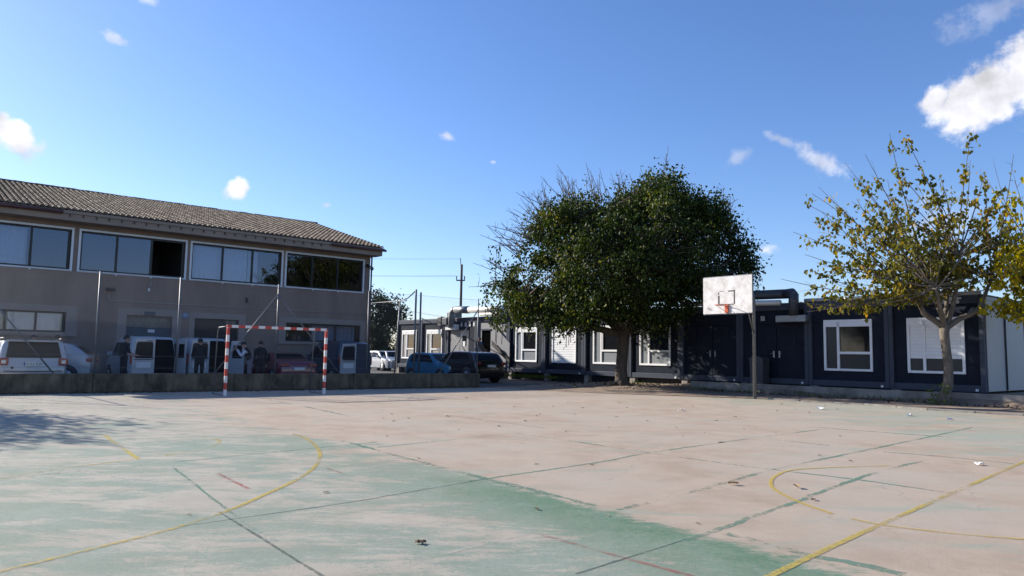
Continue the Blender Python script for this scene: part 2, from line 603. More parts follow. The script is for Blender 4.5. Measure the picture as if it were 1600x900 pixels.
    # bare scuffs and darker stains
    col = mix(mth(T, 'MULTIPLY', ramp(streak2, .60, .74), .5), col, (.50, .44, .385))
    stain = noise(.8, 5, .6, (1, 1.4, 1), .4)
    col = mix(mth(T, 'MULTIPLY', ramp(stain, .60, .75), .22), col, (.27, .23, .20))
    # hairline cracks
    vo = nd(T, 'ShaderNodeTexVoronoi', feature='DISTANCE_TO_EDGE')
    vo.inputs['Scale'].default_value = .42
    ad = nd(T, 'ShaderNodeVectorMath', operation='MULTIPLY_ADD')
    cn = nd(T, 'ShaderNodeTexNoise')
    cn.inputs['Scale'].default_value = 1.7
    cn.inputs['Detail'].default_value = 7
    T.links.new(P, cn.inputs['Vector'])
    T.links.new(cn.outputs['Color'], ad.inputs[0])
    ad.inputs[1].default_value = (.9, .9, 0)
    T.links.new(P, ad.inputs[2])
    T.links.new(ad.outputs[0], vo.inputs['Vector'])
    crack = mth(T, 'MULTIPLY', ramp(vo.outputs['Distance'], .0, .006, 1.0, 0.0), ramp(mid, .46, .56))
    col = mix(mth(T, 'MULTIPLY', crack, .22), col, (.12, .11, .09))
    T.links.new(col, b.inputs['Base Color'])
    bp = nd(T, 'ShaderNodeBump')
    bp.inputs['Strength'].default_value = .5
    bp.inputs['Distance'].default_value = .015
    T.links.new(mth(T, 'MULTIPLY_ADD', fine, .6, grain), bp.inputs['Height'])
    T.links.new(bp.outputs[0], b.inputs['Normal'])
    MATS['court_concrete'] = m
    pmat('dirt', (.30, .22, .155), .95, var=.45, vscale=1.3, bump=.8, bscale=14, col2=(.15, .11, .08))
    pmat('asphalt', (.085, .082, .078), .95, var=.35, vscale=1.2, bump=.5, bscale=60)
    pmat('field', (.11, .10, .05), 1.0, var=.5, vscale=.08)
    pmat('kerb_stone', (.27, .25, .22), .9, var=.5, vscale=2.0, bump=.5, bscale=20)

ground_mats()

def sheet(name, poly, z, material, kind='structure'):
    me = bpy.data.meshes.new(name)
    me.from_pydata([(x, y, z) for x, y in poly], [], [tuple(range(len(poly)))])
    me.update()
    if me.polygons[0].normal.z < 0:
        me.flip_normals()
    return tag(link(name, me, material), kind=kind)

sheet('ground', [(-900, -900), (900, -900), (900, 900), (-900, 900)], -.03, 'field')
WA, WB = np.array((-14.266, 20.615)), np.array((-1.243, 30.225))
WD = (WB - WA) / np.linalg.norm(WB - WA)
WNRM = np.array((-WD[1], WD[0]))                 # away from the court
WANG = math.atan2(WD[1], WD[0])
far_l = WA - WD * 14
sheet('car_park', [tuple(far_l), tuple(WB), (-.6, 30.0), (4.5, 34), (8, 60), (-20, 75), (-60, 50), (-50, 0)], -.012, 'asphalt')
edge = [(16.3, 16.6), (14.27, 18.2), (13.35, 19.14), (11.77, 20.75), (10.87, 22.61), (8.72, 24.9), (4.65, 26.5), (1.24, 28.0), (-1.2, 30.1)]
sheet('sports_court', [tuple(far_l), (-34, -12), (30, -12), (30, 5)] + edge, 0.0, 'court_concrete')

NC = np.array((-.759, -.651))                    # cabins face this way
CD = np.array((-.651, .759))                     # along the row, towards its far end
MF = -26.84                                      # front plane of the cabins
def cpt(s, off=0.0):
    """Point s metres along the cabin row, off metres in front of its face."""
    return NC * (MF + off) + CD * s

def bank():
    """Bare earth that rises from the court edge to the foot of the cabins."""
    V, F = [], []
    ed = catmull([np.array(p) for p in edge], .8)
    rows = 9
    n = len(ed)
    for e in ed:
        s = float(e @ CD)
        t = cpt(s, -.6)
        for k in range(rows):
            f = k / (rows - 1)
            p = e * (1 - f) + t * f
            wall = 1 / (1 + math.exp((s - 19.2) * 2.2))          # towards the retaining wall
            off = float(p @ NC) - MF
            zs = .17 * f ** .9
            zt = .36 if off < .82 else .02 + .03 * f
            z = zs * (1 - wall) + zt * wall
            V.append((p[0], p[1], -.006 + z + (.015 * (random.random() - .5) if 0 < k else 0)))
    for i in range(n - 1):
        for k in range(rows - 1):
            F.append((i * rows + k, (i + 1) * rows + k, (i + 1) * rows + k + 1, i * rows + k + 1))
    return tag(MB().add(V, F, True).build('earth_bank', 'dirt'), kind='structure')
bank()
# earth under and beyond the cabins
p0, p1 = cpt(46, .2), cpt(4, .2)
sheet('earth_terrace', [tuple(cpt(19.0, .7)), tuple(cpt(2, .7)), tuple(cpt(2, -9)), tuple(cpt(19.0, -9))], .355, 'dirt')

def strip(name, pts, w, material, z, rag=.35, seedk=0, parent=None):
    rr = random.Random(seedk + 5)
    P = catmull([np.array(p) for p in pts], .05)
    V, F = [], []
    a = b = 1.0
    for i, p in enumerate(P):
        d = P[min(i + 1, len(P) - 1)] - P[max(i - 1, 0)]
        d = d / (np.linalg.norm(d) + 1e-9)
        nn = np.array((-d[1], d[0]))
        a = .55 * a + .45 * (1 + rag * 1.3 * rr.uniform(-1, 1))
        b = .55 * b + .45 * (1 + rag * 1.3 * rr.uniform(-1, 1))
        V += [(*(p + nn * w * .5 * a), z), (*(p - nn * w * .5 * b), z)]
    for i in range(len(P) - 1):
        F.append((2 * i, 2 * i + 1, 2 * i + 3, 2 * i + 2))
    o = MB().add(V, F).build(name, material, parent, fix=False)
    if o.data.polygons[0].normal.z < 0:
        o.data.flip_normals()
    return tag(o, kind='structure')

Z1, Z2, Z3 = .0012, .0024, .0036
for k, (pts, w) in enumerate([
        ([(-2.57, 11.34), (-1.27, 9.5), (-.24, 8.11), (.79, 6.77)], .10),
        ([(-1.88, 10.58), (.11, 12.79)], .05),
        ([(.11, 12.79), (.92, 11.87), (1.95, 10.54), (2.35, 10.07), (3.2, 9.17), (3.96, 8.5), (4.61, 7.7)], .07),
        ([(1.69, 5.81), (2.11, 5.22), (2.32, 5.03), (2.54, 4.8)], .11),
        ([(6.1, 14.98), (6.98, 14.2), (7.83, 13.5), (8.82, 12.68), (10, 11.6)], .11),
        ([(5.6, 11.09), (6.29, 10.6), (6.83, 10.02)], .07),
        ([(3.51, 13.34), (4.35, 12.6), (5.11, 11.8)], .07),
        ([(-3.9, 8.6), (-2.76, 6.9), (-2.06, 5.87), (-1.63, 5.31)], .035),
        ([(-1.3, 16.2), (.0, 14.6), (1.1, 13.3)], .05),
        ([(-6.5, 20.0), (-5, 18.0), (-3.4, 15.6)], .08)]):
    strip('joint_paint', pts, w * .9, 'green_seam', Z1, .7, k)
for k, (pts, w) in enumerate([
        ([(-.42, 7.93), (1.17, 9.52), (1.98, 10.5), (3.8, 12.3), (6.25, 14.62)], .06),
        ([(.97, 6.6), (1.71, 7.36), (3.2, 9.07), (5.47, 11.3), (7.7, 13.49), (9.71, 15.49)], .07),
        ([(1.31, 5.55), (1.69, 5.94), (2.27, 6.6), (2.86, 7.25), (3.96, 8.5), (4.97, 9.52), (5.62, 10.1)], .065),
        ([(-5.6, 7.1), (-4.0, 8.9), (-2.0, 11.2)], .05)]):
    strip('joint_paint', pts, w * .9, 'green_seam', Z2, .7, 20 + k)
for k, (pts, w) in enumerate([
        ([(-2.41, 6.24), (-1.14, 4.58), (-.6, 3.9)], .025), ([(.43, 4.68), (1.29, 5.55)], .02),
        ([(-2.48, 5.73), (-1.49, 6.66), (-1.0, 7.22), (-.22, 8.11)], .022)]):
    strip('slab_joint', pts, w, 'joint_dark', Z1 + .0006, .5, 40 + k)
strip('slab_joint', [(-.68, 4.8), (.51, 6.05)], .035, 'pale_seam', Z2, .5, 45)
for k, (pts, w, m_) in enumerate([
        ([(-3.25, 4.05), (-3.04, 4.52), (-2.79, 5.05), (-2.57, 5.51), (-2.49, 5.75), (-2.37, 6.24), (-2.3, 6.85), (-2.23, 7.9), (-2.29, 8.79), (-2.49, 9.77), (-2.77, 10.61), (-3.17, 11.51), (-3.54, 12.09)], .052, 'yellow_paint'),
        ([(1.35, 4.38), (1.68, 4.74), (3.09, 6.2), (7.1, 10.23), (10.5, 13.6)], .055, 'yellow_paint'),
        ([(-4.36, 9.4), (-4.19, 9.8), (-4.15, 10.34), (-4.27, 10.92), (-4.52, 11.3), (-5.0, 11.67)], .06, 'yellow_faint'),
        ([(-6.27, 11.46), (-4.51, 9.05)], .06, 'yellow_faint'),
        ([(-5.19, 7.59), (-4.9, 8.39), (-4.56, 9.04)], .05, 'yellow_faint')]):
    strip('court_line', pts, w, m_, Z3, .12, 60 + k)
for k, (pts, w) in enumerate([
        ([(4.6, 5.62), (4.15, 5.73), (3.57, 5.91), (3.12, 6.17), (2.94, 6.4)], .04),
        ([(2.86, 6.59), (2.77, 7.09), (2.76, 7.64), (2.84, 8.06), (3.07, 8.58), (3.45, 9.09), (3.99, 9.36), (4.94, 9.63)], .042)]):
    strip('court_line', pts, w, 'yellow_thin', Z3 + .0008, .15, 70 + k)
for k, pts in enumerate([[(.24, 5.67), (.69, 5.16), (1.1, 4.72), (1.5, 4.3)], [(-2.11, 8.62), (-1.49, 7.78)], [(-3.18, 8.13), (-2.52, 7.25)]]):
    strip('court_line', pts, .045, 'red_paint', Z3, .25, 80 + k)

# ------------------------------------------------------------------ two-storey building
BU, BN = np.array((.763, .646)), np.array((.646, -.763))
B0 = BN * -35.0
bld = thing('school_building', 'two-storey school building with mauve plaster walls and barrel-tiled roof', 'building', (B0[0], B0[1], 0), math.atan2(.646, .763))
X0, X1, DEP, WT = .35, 19.52, 11.0, .28
UPPER = [(1.26, 5.45), (5.80, 9.98), (10.28, 14.55), (14.82, 19.09)]
UZ = (4.56, 6.24)
LOWER = [(1.30, 5.45, 1.94, 2.79), (7.73, 9.59, -.02, 2.78), (10.56, 12.58, -.02, 2.77), (14.92, 19.06, 1.83, 2.76)]

def holed_wall(x0, x1, z0, z1, holes, t):
    xs = sorted({x0, x1, *[h[0] for h in holes], *[h[1] for h in holes]})
    zs = sorted({z0, z1, *[max(z0, h[2]) for h in holes], *[h[3] for h in holes]})
    solid = lambda i, j: 0 <= i < len(xs) - 1 and 0 <= j < len(zs) - 1 and not any(
        h[0] - 1e-6 <= xs[i] and xs[i + 1] <= h[1] + 1e-6 and h[2] - 1e-6 <= zs[j] and zs[j + 1] <= h[3] + 1e-6 for h in holes)
    b = MB()
    for i in range(len(xs) - 1):
        for j in range(len(zs) - 1):
            if not solid(i, j):
                continue
            xa, xb, za, zb = xs[i], xs[i + 1], zs[j], zs[j + 1]
            b.add([(xa, 0, za), (xb, 0, za), (xb, 0, zb), (xa, 0, zb)], [(0, 1, 2, 3)])
            b.add([(xa, t, za), (xb, t, za), (xb, t, zb), (xa, t, zb)], [(3, 2, 1, 0)])
            if not solid(i - 1, j): b.add([(xa, 0, za), (xa, t, za), (xa, t, zb), (xa, 0, zb)], [(3, 2, 1, 0)])
            if not solid(i + 1, j): b.add([(xb, 0, za), (xb, t, za), (xb, t, zb), (xb, 0, zb)], [(0, 1, 2, 3)])
            if not solid(i, j - 1): b.add([(xa, 0, za), (xb, 0, za), (xb, t, za), (xa, t, za)], [(3, 2, 1, 0)])
            if not solid(i, j + 1): b.add([(xa, 0, zb), (xb, 0, zb), (xb, t, zb), (xa, t, zb)], [(0, 1, 2, 3)])
    return b

holed_wall(X0, X1, -.02, 6.80, [(a, b_, *UZ) for a, b_ in UPPER] + LOWER, WT).build('front_wall', 'plaster', bld, fix=False)
sw = MB()
gp = [(.0 + WT + .002, -.02), (DEP, -.02), (DEP, 8.3), (8.0, 9.05), (WT + .002, 6.8)]
sw.prism(gp, 'x', X1 - WT, X1)
sw.prism(gp, 'x', X0, X0 + WT)
sw.box(X0 + WT + .002, X1 - WT - .002, DEP - WT, DEP - .002, -.02, 8.2)
sw.build('side_wall', 'plaster', bld)
fl = MB()
fl.box(X0 + WT + .003, X1 - WT - .003, WT + .003, DEP - WT - .003, 3.25, 3.5)
fl.box(X0 + WT + .003, X1 - WT - .003, WT + .003, DEP - WT - .003, 6.50, 6.62)
fl.box(X0 + WT + .003, X1 - WT - .003, 4.6, 4.75, 3.503, 6.497)
fl.box(X0 + WT + .003, X1 - WT - .003, 4.6, 4.75, 0, 3.247)
for xx in (5.62, 10.13, 14.68):
    fl.box(xx - .06, xx + .06, WT + .004, 4.597, 3.504, 6.496)
fl.build('interior_partition', 'interior', bld)
# thin shadow lines: sill band and base band
tr = MB()
tr.box(X0, X1, -.02, -.001, 4.30, 4.345)
tr.build('string_course', 'plaster', bld)

# plaster surrounds of the ground-floor openings
for (xa, xb, za, zb), (sa, sb, top, bot) in zip(LOWER, [(.9, 5.86, 3.05, 1.86), (7.36, 9.98, 3.09, 0), (10.31, 12.90, 3.05, 0), (14.55, 19.32, 3.02, 1.76)]):
    s_ = MB()
    s_.box(sa, xa, -.03, -.001, bot, top)
    s_.box(xb, sb, -.03, -.001, bot, top)
    s_.box(xa, xb, -.03, -.001, zb, top)
    if bot > .5:
        s_.box(sa - .03, sb + .03, -.075, -.001, bot - .07, bot - .002)
        s_.box(xa, xb, -.03, -.001, bot, za)
    s_.build('window_surround' if bot > .5 else 'door_surround', 'plaster_band', bld)

def alu_window(xa, xb, za, zb, n, white, curtains=(), open_pane=None):
    """Sliding window: dark bars, n panes, optional white surround and curtains."""
    f = MB()
    d0, d1, t = .10, .17, .075
    f.box(xa + .002, xb - .002, d0, d1, zb - t, zb - .002)
    f.box(xa + .002, xb - .002, d0, d1, za + .002, za + t)
    w = (xb - xa) / n
    for k in range(n + 1):
        c = xa + w * k
        lo, hi = (c - .045, c + .045)
        if k == 0: lo, hi = xa + .002, xa + t
        if k == n: lo, hi = xb - t * 1.5, xb - .002
        f.box(lo, hi, d0 - .003, d1 + .003, za + t - .004, zb - t + .004)
    wdw = f.build('window', 'dark_alu', bld)
    if white:
        s_ = MB()
        g = .085
        s_.box(xa - g, xb + g, -.035, .03, zb, zb + g)
        s_.box(xa - g, xb + g, -.06, .03, za - g * .75, za)
        s_.box(xa - g, xa, -.035, .03, za, zb)
        s_.box(xb, xb + g, -.035, .03, za, zb)
        s_.build('window_trim', 'white_paint', wdw)
        for k in range(1, n):
            MB().box(xa + w * k - .035, xa + w * k + .035, -.075, -.061, za - .12, za - .03).build('drain_spout', 'white_paint', wdw)
    for k in range(n):
        if open_pane == k:
            continue
        a, c = xa + w * k + .046, xa + w * (k + 1) - .046
        if k == 0: a = xa + t
        if k == n - 1: c = xb - t * 1.5
        MB().box(a, c, .128, .136, za + t, zb - t).build('pane', 'window_glass', wdw)
    for a, c in curtains:
        V, F = [], []
        m_ = max(8, int((c - a) / .05))
        for i in range(m_ + 1):
            x = a + (c - a) * i / m_
            y = WT + .10 + .035 * math.sin(i * 1.35) + .012 * math.sin(i * .53)
            V += [(x, y, za - .05), (x, y, zb - .04)]
        for i in range(m_):
            F.append((2 * i, 2 * i + 2, 2 * i + 3, 2 * i + 1))
        MB().add(V, F, True).build('curtain', 'curtain', wdw, fix=False)
    return wdw

alu_window(*UPPER[0], *UZ, 3, True, [(1.35, 3.95)])
alu_window(*UPPER[1], *UZ, 3, True, [], 2)
alu_window(*UPPER[2], *UZ, 3, True, [(10.4, 12.95), (13.0, 13.5)])
alu_window(*UPPER[3], *UZ, 3, True)
alu_window(*LOWER[0], 4, False, [(1.5, 3.2), (3.5, 5.3)])
alu_window(*LOWER[3], 3, False, [(16.4, 18.9)])

# shuttered doorways
for (xa, xb, za, zb), splitz, m2 in ((LOWER[1], 2.27, 'roller_grey'), (LOWER[2], 2.42, 'black_plastic')):
    top = MB().box(xa + .003, xb - .003, .12, .2, splitz, zb - .003).build('transom_panel', 'brick_panel' if m2 == 'roller_grey' else 'black_plastic', bld)
    sh = MB()
    z = 0.0
    while z < splitz - .04:
        sh.prism([(.15, z), (.135, z + .02), (.135, z + .085), (.15, z + .10), (.19, z + .10), (.19, z)], 'x', xa + .004, xb - .004)
        z += .1005
    sh.build('roller_shutter', m2, bld)
MB().box(8.64, 8.92, .118, .1335, 2.05, 2.19).build('notice', 'notice', bld)
MB().box(12.0, 12.5, .10, .118, 2.48, 2.72).build('notice', 'brick_panel', bld)
pq = MB()
pq.cyl((10.15, -.002, 2.85), (10.15, -.03, 2.85), .15, 20)
pq.build('plaque', 'plaque_blue', bld)
MB().box(8.42, 8.86, -.10, -.031, 2.80, 2.97, ch=.02).build('alarm_box', 'roller_grey', bld)

# conduits, wall lamp, camera
cd = MB()
cd.tube([(6.98, -.02, 3.72), (6.98, -.02, 3.45), (7.05, -.02, 3.37), (12.2, -.02, 3.37), (19.5, -.02, 3.37)], .014, 6)
cd.tube([(13.35, -.02, 3.37), (13.35, -.02, 4.05)], .012, 6)
cd.tube([(8.62, -.02, 4.28), (8.55, -.02, 3.98)], .012, 6)
cd.build('conduit', 'zinc', bld)
lamp = MB()
lamp.box(6.83, 7.17, -.28, -.12, 3.78, 3.90, ch=.02)
lamp.tube([(7.0, -.002, 3.80), (7.0, -.14, 3.84)], .02, 6)
lamp.build('wall_lamp', 'black_plastic', bld)
MB().box(8.49, 8.58, -.09, -.021, 3.86, 4.0, ch=.015).build('junction_box', 'white_paint', bld)
MB().box(12.85, 12.93, -.12, -.002, 3.62, 3.86, ch=.02).build('wall_lamp', 'black_plastic', bld)
cm = MB()
cm.cyl((19.32, -.02, 6.02), (19.32, -.22, 5.97), .085, 12)
cm.tube([(19.32, 0, 6.05), (19.32, -.06, 6.05)], .03, 8)
cm.build('security_camera', 'black_plastic', bld)
cm = MB()
cm.sphere((19.58, -.10, 5.86), .10, 12, 8)
cm.box(19.40, 19.60, -.12, -.004, 5.93, 6.0)
cm.build('security_camera', 'roller_grey', bld)
dp = MB()
dp.tube([(19.58, -.05, 6.5), (19.58, -.05, 3.0), (19.58, -.05, .1)], .045, 8)
dp.build('downpipe', 'gutter', bld)

# roof: deck, fascia, barrel tiles
EY, EZ, RY, RZ = -.80, 6.93, 8.0, 9.40
RX0, RX1 = -.40, 19.93
dk = MB()
dk.prism([(EY, EZ - .02), (RY, RZ - .02), (DEP + .6, RZ - 1.03), (DEP + .6, RZ - 1.15), (RY, RZ - .14), (EY, EZ - .14)], 'x', RX0, RX1)
roof = dk.build('roof', 'fascia_plaster', bld)
fa = MB()
fa.prism([(EY + .05, 6.51), (EY + .05, EZ - .145), (EY + .22, EZ - .145), (.0, 6.60), (.0, 6.51)], 'x', RX0 + .12, RX1 - .12)
fa.build('eaves_beam', 'fascia_plaster', bld)
sf = MB()
sf.prism([(-.003, 6.52), (-.003, 6.78), (DEP - .1, 6.78), (DEP - .1, 6.52)], 'x', X1 + .002, RX1 - .16)
sf.build('gable_soffit', 'fascia_plaster', bld)
MB().tube([(RX0, EY - .06, EZ - .12), (4.95, EY - .06, EZ - .12)], .075, 8).build('gutter', 'gutter', roof)
MB().tube([(16.8, EY - .05, EZ - .13), (RX1 + .05, EY - .05, EZ - .13)], .065, 8).build('gutter', 'gutter', roof)
for k in range(24):
    MB().box(5.2 + k * .48, 5.24 + k * .48, EY - .02, EY + .049, EZ - .27, EZ - .145).build('gutter_bracket', 'gutter', roof)

def tiles():
    ang = math.atan2(RZ - EZ, RY - EY)
    L = math.hypot(RZ - EZ, RY - EY)
    ca, sa = math.cos(ang), math.sin(ang)
    pitch, course = .225, .385
    nc_, nr = int((RX1 - RX0) / pitch), int(L / course) + 1
    V, F, tint = [], [], []
    S = 5
    for i in range(nc_):
        cx = RX0 + pitch * (i + .5)
        for j in range(nr):
            t0, t1 = j * course - .03 + random.uniform(-.012, .012), min((j + 1) * course + .05, L)
            if t0 >= L - .05:
                continue
            jx = random.uniform(-.008, .008)
            r0, r1 = .098, .078
            o = len(V)
            c = random.random()
            for t, r, h in ((t0, r0, .035), (t1, r1, .010)):
                for k in range(S + 1):
                    f = math.pi * k / S
                    lx, lz = -math.cos(f) * r, math.sin(f) * r * .85 + h
                    V.append((cx + jx + lx, EY + t * ca - lz * sa, EZ + t * sa + lz * ca))
                    tint.append(c)
            for k in range(S):
                F.append((o + k, o + k + 1, o + S + 1 + k + 1, o + S + 1 + k))
            F.append(tuple(o + k for k in range(S, -1, -1)))
    me = bpy.data.meshes.new('roof_tiles')
    me.from_pydata(V, [], F)
    at = me.attributes.new('tint', 'FLOAT', 'POINT')
    at.data.foreach_set('value', tint)
    me.update()
    m = bpy.data.materials.new('barrel_tile')
    m.use_nodes = True
    T = m.node_tree
    b = T.nodes['Principled BSDF']
    b.inputs['Roughness'].default_value = .92
    a = nd(T, 'ShaderNodeAttribute', attribute_name='tint')
    rp = nd(T, 'ShaderNodeValToRGB')
    e = rp.color_ramp.elements
    e[0].color = (.095, .065, .044, 1)
    e[1].color = (.30, .235, .165, 1)
    e3 = e.new(.6)
    e3.color = (.19, .14, .095, 1)
    T.links.new(a.outputs['Fac'], rp.inputs[0])
    tc = nd(T, 'ShaderNodeTexCoord')
    n = nd(T, 'ShaderNodeTexNoise')
    n.inputs['Scale'].default_value = 14
    n.inputs['Detail'].default_value = 5
    T.links.new(tc.outputs['Object'], n.inputs['Vector'])
    mx = nd(T, 'ShaderNodeMix', data_type='RGBA')
    mr = nd(T, 'ShaderNodeMapRange')
    mr.inputs['From Min'].default_value = .5
    mr.inputs['From Max'].default_value = .72
    mr.inputs['To Max'].default_value = .7
    T.links.new(n.outputs[0], mr.inputs['Value'])
    T.links.new(mr.outputs[0], mx.inputs[0])
    T.links.new(rp.outputs[0], mx.inputs[6])
    mx.inputs[7].default_value = (.07, .06, .05, 1)
    T.links.new(mx.outputs[2], b.inputs['Base Color'])
    MATS['barrel_tile'] = m
    tag(link('roof_tiles', me, m, roof), kind='stuff')
tiles()
pmat('ridge_tile', (.045, .042, .042), .9, var=.4, vscale=5)
rt0 = None
for k in range(46):
    x = RX0 + k * .445
    if rt0 is None:
        b_ = MB()
        V = []
        for t, r in ((0, .15), (.47, .125)):
            for j in range(7):
                f = math.pi * j / 6
                V.append((t, math.cos(f) * r, math.sin(f) * r * .8))
        b_.add(V, [(j, j + 1, 8 + j, 7 + j) for j in range(6)] + [tuple(range(6, -1, -1))], True)
        rt0 = b_.build('ridge_tile', 'ridge_tile', roof, fix=False)
        o = rt0
    else:
        o = rt0.copy()
        COL.objects.link(o)
    o.location = (x, RY, RZ - .01 + random.uniform(-.01, .012))
    o.rotation_euler = (0, R(-1.5 + random.uniform(-1, 1)), 0)

# ------------------------------------------------------------------ low wall and wire fence
wl = thing('concrete_wall', 'low stained concrete wall at the back of the court carrying the wire fence', 'wall', (WA[0], WA[1], 0), WANG)
WLEN = float(np.linalg.norm(WB - WA))
cuts = [-13.0, -9.2, -5.6, -2.1, 2.25, 6.35, 10.6, 13.9, WLEN]
for a, b_ in zip(cuts[:-1], cuts[1:]):
    h = .56 + random.uniform(-.008, .012)
    MB().box(a + .006, b_ - .006, 0, .24, -.05, h, ch=.015).build('wall_section', 'old_concrete', wl)

fn = thing('wire_fence', 'tall chain-link fence on steel posts along the low concrete wall', 'fence', (WA[0], WA[1], 0), WANG)
FT = 3.65
for s in (-7.4, -4.1, -.81, 2.27, 4.55, 7.73, 11.15, 16.1):
    p_ = MB()
    p_.tube([(s, .12, .565), (s, .12, FT)], .024, 8)
    p_.build('post', 'galvanised', fn)
for a, b_ in (((-.81, .12, 3.2), (1.24, .12, .58)), ((-.81, .12, 3.2), (-2.9, .12, .58)), ((7.73, .12, 3.3), (5.75, .12, .58)), ((7.73, .12, 3.3), (10.08, .12, .58)), ((16.1, .12, 3.2), (14.3, .12, .58))):
    MB().tube([a, b_], .022, 8).build('brace', 'galvanised', fn)
for z in (.75, 1.12, 3.6):
    MB().tube([(s, .12 - .032, z + .012 * math.sin(s * 1.1)) for s in np.linspace(-9, 16.1, 30)], .004, 4).build('tension_wire', 'galvanised', fn)
def chain_link():
    b = MB()
    z0, z1, x0, x1, step, r = .62, 3.6, -9.0, 16.1, .082, .0014
    h = z1 - z0
    x = x0 - h
    y = .085
    while x < x1 + h:
        for sg, yy in ((1, y), (-1, y - .004)):
            a0, a1 = (x, z0), (x + sg * h, z1)
            t0, t1 = 0.0, 1.0
            dx = a1[0] - a0[0]
            for lim, sgn in ((x0, 1), (x1, -1)):
                f0, f1 = sgn * (a0[0] - lim), sgn * (a1[0] - lim)
                if f0 < 0 and f1 < 0:
                    t0 = 2
                elif f0 < 0:
                    t0 = max(t0, f0 / (f0 - f1))
                elif f1 < 0:
                    t1 = min(t1, f0 / (f0 - f1))
            if t0 < t1:
                b.tube([(a0[0] + dx * t0, yy, z0 + h * t0), (a0[0] + dx * t1, yy, z0 + h * t1)], r, 3, cap=False, smooth=False)
        x += step
    tag(b.build('wire_mesh', 'galvanised', fn, fix=False), kind='stuff')
chain_link()

# far fence behind the building
ff = thing('car_park_fence', 'thin leaning fence posts with a top rail beyond the car park', 'fence', (-7.6, 48.0, 0), 0)
for (x, y, h, lean) in ((0, 0, 4.9, .25), (3.15, -14.2, 4.3, 0), (3.1, -12.0, 4.35, 0)):
    MB().tube([(x, y, -.02), (x + lean, y, h)], .05 if lean else .045, 8).build('post', 'galvanised', ff)
MB().tube([(-6, 3, 4.6), (-2.5, 1.4, 4.62), (.25, 0, 4.75), (1.6, -6, 4.5), (3.15, -14.2, 4.25)], .03, 6).build('top_rail', 'galvanised', ff)
MB().tube([(3.1, -12.0, 3.1), (3.9, -9, 2.7)], .02, 6).build('brace', 'galvanised', ff)

# ------------------------------------------------------------------ prefabricated classroom cabins
CW, CH, CB, CDEP = 2.958, 3.15, .40, 6.0
CANG = math.atan2(-.759, .651)
S_LEFT = 43.42
PY = .10                                   # front panel sits this far behind the frame

